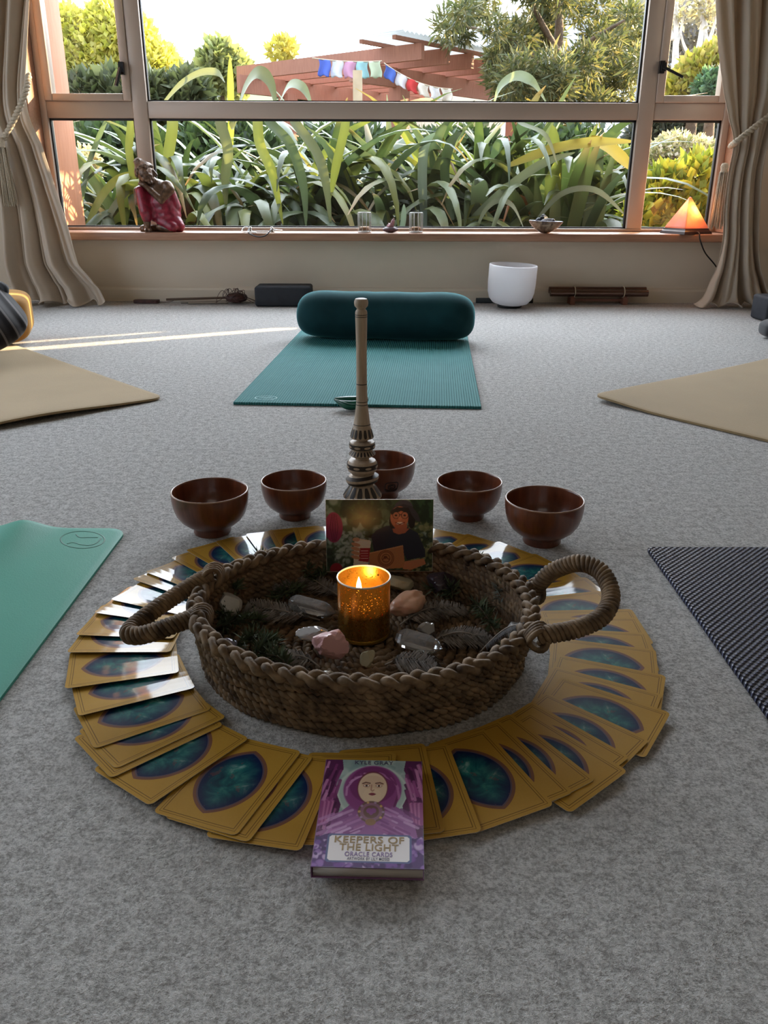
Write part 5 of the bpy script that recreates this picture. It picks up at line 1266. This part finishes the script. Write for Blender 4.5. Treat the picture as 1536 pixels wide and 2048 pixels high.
# flax -------------------------------------------------------------------------
FC = [(.052,.08,.034),(.07,.105,.04),(.09,.12,.053),(.055,.085,.052),(.125,.16,.09),(.075,.105,.068),(.15,.175,.05),(.045,.065,.03)]
def leaf_strip(V, Fq, Cc, path, wid, side, col, tipcol=None, fold=.25):
    n = len(path); k0 = len(V)
    for i, p in enumerate(path):
        t = i/(n-1); w_ = wid*min(1,.45+t*2.2)*min(1,(1-t)*3.2+.03)**.8
        a = path[max(i-1,0)]; b = path[min(i+1,n-1)]; d = (b-a).normalized()
        s = (side-d*side.dot(d)).normalized(); nn = s.cross(d)
        V += [p-s*w_*.5+nn*w_*fold*.5, p-nn*w_*fold*.15, p+s*w_*.5+nn*w_*fold*.5]
        c = Vector(col)*(.85+.25*t)
        if tipcol and t > .8: c = c.lerp(Vector(tipcol), (t-.8)/.2)
        Cc += [(*c,1), (*(c*1.12),1), (*(c*.95),1)]
    for i in range(n-1):
        for j in (0,1): Fq.append((k0+i*3+j, k0+i*3+j+1, k0+i*3+3+j+1, k0+i*3+3+j))
def flax(px, y, label, n, seed, heroes=(), Lr=(1.35,2.15), hmax=1.0):
    lim = .25 if px > 1050 else 9
    g = random.Random(seed); base = Wp(px,460,y); base.z = GZ
    t_ = thing('flax_plant', label, 'flax plant', base, group='flax clumps outside the window')
    V=[];Fq=[];Cc=[]; Vd=[];Fd=[];Cd=[]
    for k in range(n):
        dry = k % 7 == 6
        a = g.uniform(0,2*PI) if g.random() < .55 else g.gauss(-PI/2,.9); r = .26*math.sqrt(g.random())
        p = Vector((r*math.cos(a)*1.25, r*math.sin(a), 0)); od = Vector((math.cos(a),math.sin(a),0))
        if od.x > lim: od.x = -od.x; p.x = -p.x
        L = g.uniform(*Lr)*(.75 if dry else 1); th0 = R(g.uniform(6,36)); bend = R(g.choice([g.uniform(50,90),g.uniform(100,140),g.uniform(115,160),g.uniform(125,165)])); kink = g.uniform(1.5,2.6)
        if px > 750 and g.random() < .6: bend *= .5; L *= .85
        path = [p.copy()]; N = 15
        for i in range(1,N+1):
            t = i/N; th_ = th0+bend*t**kink; p = p+(od*math.sin(th_)+Vector((0,0,math.cos(th_))))*(L/N); path.append(p.copy())
        ap_ = max(p_.z for p_ in path); lz = g.uniform(1.08,1.62) if g.random() < .94 else 1.85
        if ap_ > lz: path = [p_*(lz/ap_) for p_ in path]
        for p_ in path: p_.y = max(p_.y, 4.62-base.y)
        tw = g.uniform(-.9,.9); side = Vector((-od.y,od.x,0))*math.cos(tw)+od*math.sin(tw)*.5
        if dry: leaf_strip(Vd,Fd,Cd,path,g.uniform(.03,.06),side,(.24,.17,.09) if g.random()<.7 else (.30,.13,.06))
        else: leaf_strip(V,Fq,Cc,path,g.uniform(.055,.105),side,Vector(g.choice(FC))*g.uniform(.75,1.15),(.30,.20,.10) if g.random()<.25 else None)
    for pts, wd, col in heroes:
        pts = ([(pts[0][0]-4,218,pts[0][2]+.05)] if 238 < pts[0][1] < 256 else [])+list(pts); wd *= .55; col = tuple(.8*x for x in col)
        path = catmull([Wp(a,b,c)-base for a,b,c in pts],6); d = (path[-1]-path[0]).normalized()
        leaf_strip(V,Fq,Cc,path,wd,Vector((d.z,-.35,-d.x)) if abs(d.z)<.98 else Vector((1,-.2,0)),col,None,.18)
    quads('blades', [tuple(v) for v in V], Fq, m_flax, t_, Cc, None, True)
    quads('dry_blades', [tuple(v) for v in Vd], Fd, m_flax, t_, Cd, None, True)
GY=(.16,.19,.11); YG=(.30,.34,.08); YL=(.55,.45,.07); PG=(.24,.29,.22); DG=(.10,.15,.085)
flax(190,5.8,'flax clump at the far left of the window beside the red timber post',75,1,[([(168,470,5.0),(200,400,4.95),(235,360,4.9),(285,342,4.9)],.09,YG),([(205,470,4.9),(225,420,4.85),(262,375,4.8),(300,350,4.8)],.075,PG),([(160,430,5.1),(175,340,5.0),(200,270,5.0),(222,225,5.0)],.06,DG),([(262,245,4.9),(258,300,4.85),(266,360,4.8),(258,420,4.8)],.075,YG)])
flax(340,6.0,'flax clump behind the carved seated statue',82,2,[([(320,215,5.4),(360,170,5.3),(400,146,5.2),(435,145,5.1),(450,165,5.0)],.07,GY),([(345,250,5.0),(338,300,4.95),(330,345,4.9)],.11,YG)])
flax(490,6.0,'flax clump above the wire latch on the sill',86,3,[([(463,300,5.4),(462,200,5.4),(460,112,5.4)],.075,YG),([(470,250,5.2),(490,180,5.1),(515,146,5.0),(540,165,4.95),(552,215,4.9)],.13,GY),([(440,245,4.95),(455,300,4.9),(450,355,4.9),(452,420,4.9)],.11,GY),([(515,245,4.9),(520,290,4.85),(545,350,4.8),(566,450,4.8)],.10,YG)])
flax(640,6.1,'flax clump in front of the left half of the pergola',86,4,[([(560,205,5.2),(580,170,5.1),(605,175,5.0),(625,215,5.0)],.09,PG),([(590,245,4.9),(630,300,4.85),(650,360,4.8),(662,455,4.8)],.10,GY),([(540,245,4.95),(580,290,4.9),(606,370,4.85),(612,455,4.8)],.10,DG)])
flax(790,6.0,'flax clump behind the two glass tealight cups',82,5,[([(800,470,4.8),(807,440,4.78),(808,408,4.78)],.055,(.30,.42,.36)),([(690,250,4.95),(672,330,4.9),(660,400,4.9)],.09,YG),([(850,455,5.0),(845,360,5.0),(850,290,5.0),(870,265,4.9)],.10,(.2,.27,.25))])
flax(960,6.1,'flax clump between the tealight cups and the shell dish',88,6,[([(950,470,4.9),(968,425,4.85),(995,402,4.8),(1025,412,4.8),(1048,458,4.8)],.055,PG),([(985,225,5.3),(1000,175,5.2),(1033,152,5.1),(1065,165,5.0),(1095,210,5.0)],.095,(.2,.26,.18)),([(905,440,5.1),(890,350,5.1),(900,290,5.0),(925,260,5.0)],.10,DG)])
flax(1110,6.0,'flax clump behind the shell dish on the sill',78,7,[([(1020,330,5.0),(1100,300,4.95),(1180,285,4.9),(1272,283,4.9)],.10,(.42,.38,.10)),([(1180,275,5.1),(1225,300,5.0),(1270,345,4.9)],.13,YL),([(940,440,5.1),(1010,380,5.0),(1080,330,5.0),(1150,305,5.0)],.09,(.22,.28,.2)),([(1040,245,5.0),(1090,270,4.9),(1115,330,4.9)],.05,PG)])
flax(1165,6.0,'thin flax clump at the right end of the row beside the yellow-leaved shrub',45,8,[([(1060,460,5.2),(1120,390,5.1),(1190,380,5.0),(1250,430,4.9)],.06,PG)],(1.1,1.6))
# trees and shrubs ---------------------------------------------------------------
def blob(px, py, r, y, k=1.0):
    c = Wp(px,py,y); rr = r*(y/ray(px,py)[1])/F; return (c.x,c.y,c.z,rr,rr*k,rr)
def tree(name, label, y, blobs, n, l, w_, seed, cols, trunk=None, cat='tree', group=None, up=.3, shell=.5, branches=(), tm=None, tr_=.12):
    bl = [blob(b[0],b[1],b[2],y+(b[3] if len(b) > 3 else 0)) for b in blobs]
    cx = sum(b[0] for b in bl)/len(bl); base = Vector((cx,y,GZ))
    t_ = thing(name, label, cat, base, group=group)
    if bl and n: foliage('foliage', [(b[0]-base.x,b[1]-base.y,b[2]-base.z,*b[3:]) for b in bl], n, l, w_, m_leafy, t_, seed, cols, up, shell)
    mb = MB(); q_ = [Wp(*p)-base for p in trunk] if trunk else [Vector((0,0,0)), Vector((bl[0][0]-cx, .0, bl[0][2]-GZ))]
    q_ = [Vector((q_[0].x,q_[0].y,0))]+q_ if q_[0].z > .05 else q_
    pts = catmull(q_,5); mb.tube(pts, [tr_*(1-.75*i/(len(pts)-1)) for i in range(len(pts))], 8)
    for br in branches:
        pts = catmull([Wp(*p)-base for p in br],5); mb.tube(pts, [tr_*.45*(1-.8*i/(len(pts)-1)) for i in range(len(pts))], 6)
    mb.build('trunk' if cat == 'tree' else 'stems', tm or m_bark, t_)
    return t_
YEL=[(.62,.60,.13),(.72,.68,.20),(.46,.48,.11),(.56,.52,.18)]; DK=[(.05,.085,.035),(.07,.11,.045),(.035,.06,.03)]; KAN=[(.11,.13,.06),(.16,.165,.075),(.23,.21,.10),(.08,.10,.05)]
tree('broadleaf_tree','yellow-lit round tree seen through the left casement',12.5,[(180,115,62),(250,95,62),(300,150,60),(135,75,50),(215,55,40),(335,165,40),(160,165,50),(240,160,60)],32000,.095,.06,1,YEL,cat='tree')
tree('broadleaf_tree','small hazy tree beyond the flax left of the pergola',19,[(440,125,36),(420,155,30),(465,150,34)],1600,.22,.13,2,[(.34,.36,.16),(.26,.30,.14)])
tree('broadleaf_tree','faint sunlit treetop just left above the pergola',24,[(560,105,20),(575,95,16)],260,.22,.12,22,[(.5,.45,.12)])
tree('dark_shrub','dark evergreen shrub row below the pergola roof, left of its post',17,[(600,190,34),(650,185,34),(700,190,34),(745,190,30)],4200,.18,.11,3,DK,cat='shrub')
tree('dark_shrub','dim shrub mass at the left behind the flax tips',9.5,[(170,205,40),(230,205,45),(300,205,45),(370,200,40),(120,215,40)],4500,.15,.09,4,[(.10,.12,.06),(.14,.16,.09),(.07,.09,.05)],cat='shrub')
for i, (px, py, lab) in enumerate(((230,360,'dark leafy bush behind the leftmost flax clump'),(450,360,'dark leafy bush behind the flax above the latch'),(680,370,'dark leafy bush behind the flax at the middle of the window'),(900,370,'dark leafy bush behind the flax right of the tealight cups'),(1120,370,'dark leafy bush behind the flax by the shell dish'))):
    tree('dark_bush',lab,8.3,[(px,py,95),(px-70,py+40,80),(px+70,py+40,80),(px,py+90,90),(px-40,py-40,60),(px+50,py-45,60)],6500,.12,.06,30+i,DK,cat='bush',group='dark bushes behind the flax')
tree('flowering_shrub','pale flowering bush glimpsed beside the left red post',6.8,[(172,325,24),(180,345,22)],500,.05,.035,5,[(.6,.55,.42),(.5,.42,.3),(.3,.3,.15)],cat='shrub')
gk = random.Random(12); KB = []
for k in range(64):
    a = gk.uniform(0,2*PI); q_ = gk.random()**.6; KB.append((1100+205*q_*math.cos(a), 55+190*q_*math.sin(a), gk.uniform(18,46)*(1.15-.35*q_), gk.uniform(-1.2,1.2)))
    if KB[-1][0] < 985 and KB[-1][1] > 70: KB.pop()
for px, py in ((890,45),(905,60),(930,60),(1010,190),(1000,150),(1020,165),(1060,195),(1180,195),(1240,185),(1120,190),(1262,140)): KB.append((px,py,gk.uniform(20,30),gk.uniform(-.6,.6)))
tree('feathery_tree','large feathery evergreen tree filling the upper right of the wide pane',10.5,KB,30000,.12,.022,6,KAN,trunk=[(1105,420,10.5),(1112,200,10.5),(1118,60,10.5),(1122,-80,10.5)],up=.1,shell=.15,branches=[((1112,190,10.4),(1060,110,10.2),(990,70,10.1),(920,50,10)),((1115,150,10.4),(1170,90,10.2),(1250,40,10)),((1110,230,10.3),(1060,210,10.1),(1000,205,10)),((1117,110,10.4),(1080,40,10.2),(1040,-40,10))],tr_=.11)
for i, (x0, x1, lab, br) in enumerate(((1345,1352,'slender pale bare tree, leftmost through the right casement',[((1348,110,20),(1362,60,20),(1372,10,20)),((1347,80,20),(1335,40,20),(1330,0,20))]),(1385,1408,'pale bare forked tree in the middle of the right casement',[((1390,120,20),(1402,60,20),(1410,-10,20)),((1388,130,20),(1368,90,20),(1360,60,20))]),(1418,1402,'tall white bare tree nearest the right curtain',[((1416,90,20),(1430,40,20),(1432,-20,20)),((1414,60,20),(1408,20,20),(1420,-30,20))]))):
    tree('bare_tree',lab,20,[(x1,20,16),(x1+14,40,10)],90,.16,.07,50+i,[(.4,.36,.22),(.34,.30,.22)],trunk=[(x0,180,20),((x0+x1)/2+3,90,20),(x1,20,20),(x1+3,-60,20)],branches=br,tm=m_pale_bark,tr_=.10,group='bare pale trees on the far slope')
tree('hillside_scrub','grey twiggy scrub slope behind the bare pale trees',30,[(1320,60,60),(1380,40,70),(1440,80,70),(1300,130,50),(1370,130,60),(1260,80,60)],3600,.42,.10,7,[(.30,.28,.30),(.24,.23,.22),(.36,.32,.24)],cat='scrub')
tree('golden_shrub','tall yellow-green shrub below the bare trees in the right casement',9,[(1395,150,36),(1440,130,40),(1355,180,28),(1385,190,28)],3600,.085,.05,8,[(.46,.42,.07),(.34,.36,.07),(.42,.36,.12)],cat='shrub')
tree('green_shrub','blue-green shrub at the bottom right of the right casement',8.4,[(1425,178,30),(1460,170,30)],1500,.07,.04,9,[(.07,.15,.09),(.10,.19,.11)],cat='shrub')
tree('grey_shrub','dusky grey-green shrub at the top of the lower right pane',9.6,[(1330,265,36),(1385,262,36),(1440,262,36),(1290,275,30)],3400,.10,.05,10,[(.10,.12,.11),(.15,.17,.15),(.07,.09,.08)],cat='shrub')
tree('flowering_shrub','white-flowering shrub in the middle of the lower right pane',7.8,[(1345,305,36),(1390,312,34),(1430,320,32),(1310,315,26)],3200,.045,.03,11,[(.62,.58,.48),(.50,.46,.32),(.22,.25,.12),(.40,.38,.26)],cat='shrub')
tree('golden_shrub','bright yellow-leaved shrub right behind the salt lamp',6.0,[(1330,385,42),(1395,375,48),(1435,430,44),(1300,430,40),(1370,440,50),(1450,380,36)],3200,.10,.058,12,[(.42,.42,.06),(.30,.36,.06),(.20,.27,.06),(.52,.46,.07)],cat='shrub',up=.5)
tree('green_shrub','leafy green bush between the last flax clump and the right mullion',6.6,[(1235,400,42),(1260,440,40),(1215,440,40),(1250,340,30)],2400,.09,.05,13,[(.13,.19,.06),(.08,.12,.04),(.22,.26,.07)],cat='bush')
# pergola -------------------------------------------------------------------------
pc = Wp(812,95,11.0); pc = Vector((pc.x,pc.y,pc.z-.08)); uA = (Wp(468,134,13.0)-Wp(812,95,11.0)); uA.z = 0; uA.normalize(); uB = Vector((-uA.y,uA.x,0)); uB = uB if uB.x > 0 else -uB
pg = thing('pergola', 'red timber pergola with clear roof sheets beyond the flax', 'pergola', (pc.x,pc.y,GZ))
o_ = Vector((pc.x,pc.y,GZ)); H_ = pc.z-GZ
L_ = lambda a, b, z: uA*a+uB*b+Vector((0,0,z))
for a, b in ((.55,.55),(2.6,.55),(.55,3.3)):
    mb = MB(); mb.beam(L_(a,b,0), L_(a,b,H_-.22), .19, .19, uA); mb.build('post', m_perg, pg, smooth=False)
for a in (.55,2.6):
    mb = MB(); mb.beam(L_(a,-.35,H_-.16), L_(a,4.0,H_-.16), .07, .22); mb.build('bearer', m_perg, pg, smooth=False)
for k in range(8):
    b = -.0+.5*k
    mb = MB(); mb.beam(L_(-.25,b,H_+.02), L_(3.0,b,H_+.02), .06, .17); mb.build('rafter', m_perg, pg, smooth=False)
for k, a in enumerate((-.15,.35)):
    mb = MB(); mb.beam(L_(a,-.4,H_+.13), L_(a,4.2,H_+.13), .05, .04); mb.build('batten', m_perg, pg, smooth=False)
t = NT('clear_roof_sheet'); a_ = t.n('ShaderNodeBsdfTranslucent'); a_.inputs[0].default_value = (.8,.82,.82,1); b_ = t.pbsdf((.65,.67,.68), .3); m_ = t.n('ShaderNodeMixShader'); m_.inputs[0].default_value = .5; t.l(a_.outputs[0], m_.inputs[1]); t.l(b_, m_.inputs[2]); m_sheet = t.done(m_.outputs[0])
mb = MB(); mb.grid(lambda u, v: L_(-.35+.75*v, -.5+4.8*u, H_+.165+.014*math.sin(u*2*PI*60)), 240, 2); o = mb.build('roof_sheet', m_sheet, pg); s_ = o.modifiers.new('t','SOLIDIFY'); s_.thickness = .004
# prayer flags
def flags(name, label, p0, p1, cols, x0, x1, hpx, y, sag=3):
    a, b = Wp(*p0,y), Wp(*p1,y); t_ = thing(name, label, 'flag string', a, group='cloth flag strings under the pergola')
    fn = lambda t: (a+(b-a)*t+Vector((0,0,-4*sag*y/F*t*(1-t))))-a
    mb = MB(); mb.tube([fn(k/24) for k in range(25)], .006, 5); mb.build('cord', m_rope, t_)
    n = len(cols)
    for k, (nm, c) in enumerate(cols):
        u0 = x0+(x1-x0)*(k+.06)/n; u1 = x0+(x1-x0)*(k+.94)/n; h = hpx*y/F
        mb = MB(); mb.grid(lambda u, v: fn(u0+(u1-u0)*u)+Vector((.012*math.sin(5*v+k),.025*math.sin(u*6+k)*(v+.2),-h*v*(1+.05*math.sin(9*u+k)))), 10, 10)
        o = mb.build('flag', mat('%s_flag_cloth' % nm, c, .9, spec=.1), t_); o['label'] = nm+' cloth flag'; s_ = o.modifiers.new('t','SOLIDIFY'); s_.thickness = .004
flags('flag_string','cord of five pastel cloth flags hanging at the front of the pergola',(624,116),(764,122),[('blue',(.10,.16,.55)),('white',(.62,.66,.70)),('pink',(.55,.30,.44)),('turquoise',(.30,.52,.55)),('pale_green',(.50,.58,.42))],.08,1.0,26,10.2)
flags('flag_string','second cloth flag cord sagging to the right of the pergola post',(768,126),(905,178),[('deep_blue',(.08,.14,.45)),('white',(.62,.62,.66)),('red',(.55,.06,.06)),('cream',(.70,.66,.58)),('white',(.7,.7,.7)),('cream',(.70,.66,.58))],.0,1.0,20,10.0,10)
# pale wall, stake
m_cream = mat('cream_shed_panel', (.72,.64,.52), .8, var=(2,.1))
a, b = Wp(778,150,17.5), Wp(1000,164,17.5)
mb = MB(); mb.prism([(0,0),(b.x-a.x,0),(b.x-a.x,b.z-GZ),(0,a.z-GZ)], -.6, .6); o = mb.build('garden_shed', m_cream, None, (a.x,17.5,GZ), (PI/2,0,0), False); tag(o, 'low cream garden shed wall behind the pergola post', 'shed')
a = Wp(715,141,8.6); mb = MB(); mb.box((0,0,(a.z-GZ)/2),(.085,.06,a.z-GZ)); o = mb.build('garden_stake', mat('pale_timber', (.55,.46,.32), .8, var=(6,.2)), None, (a.x,8.6,GZ), None, False); tag(o, 'pale upright timber stake in front of the pergola flags', 'stake')
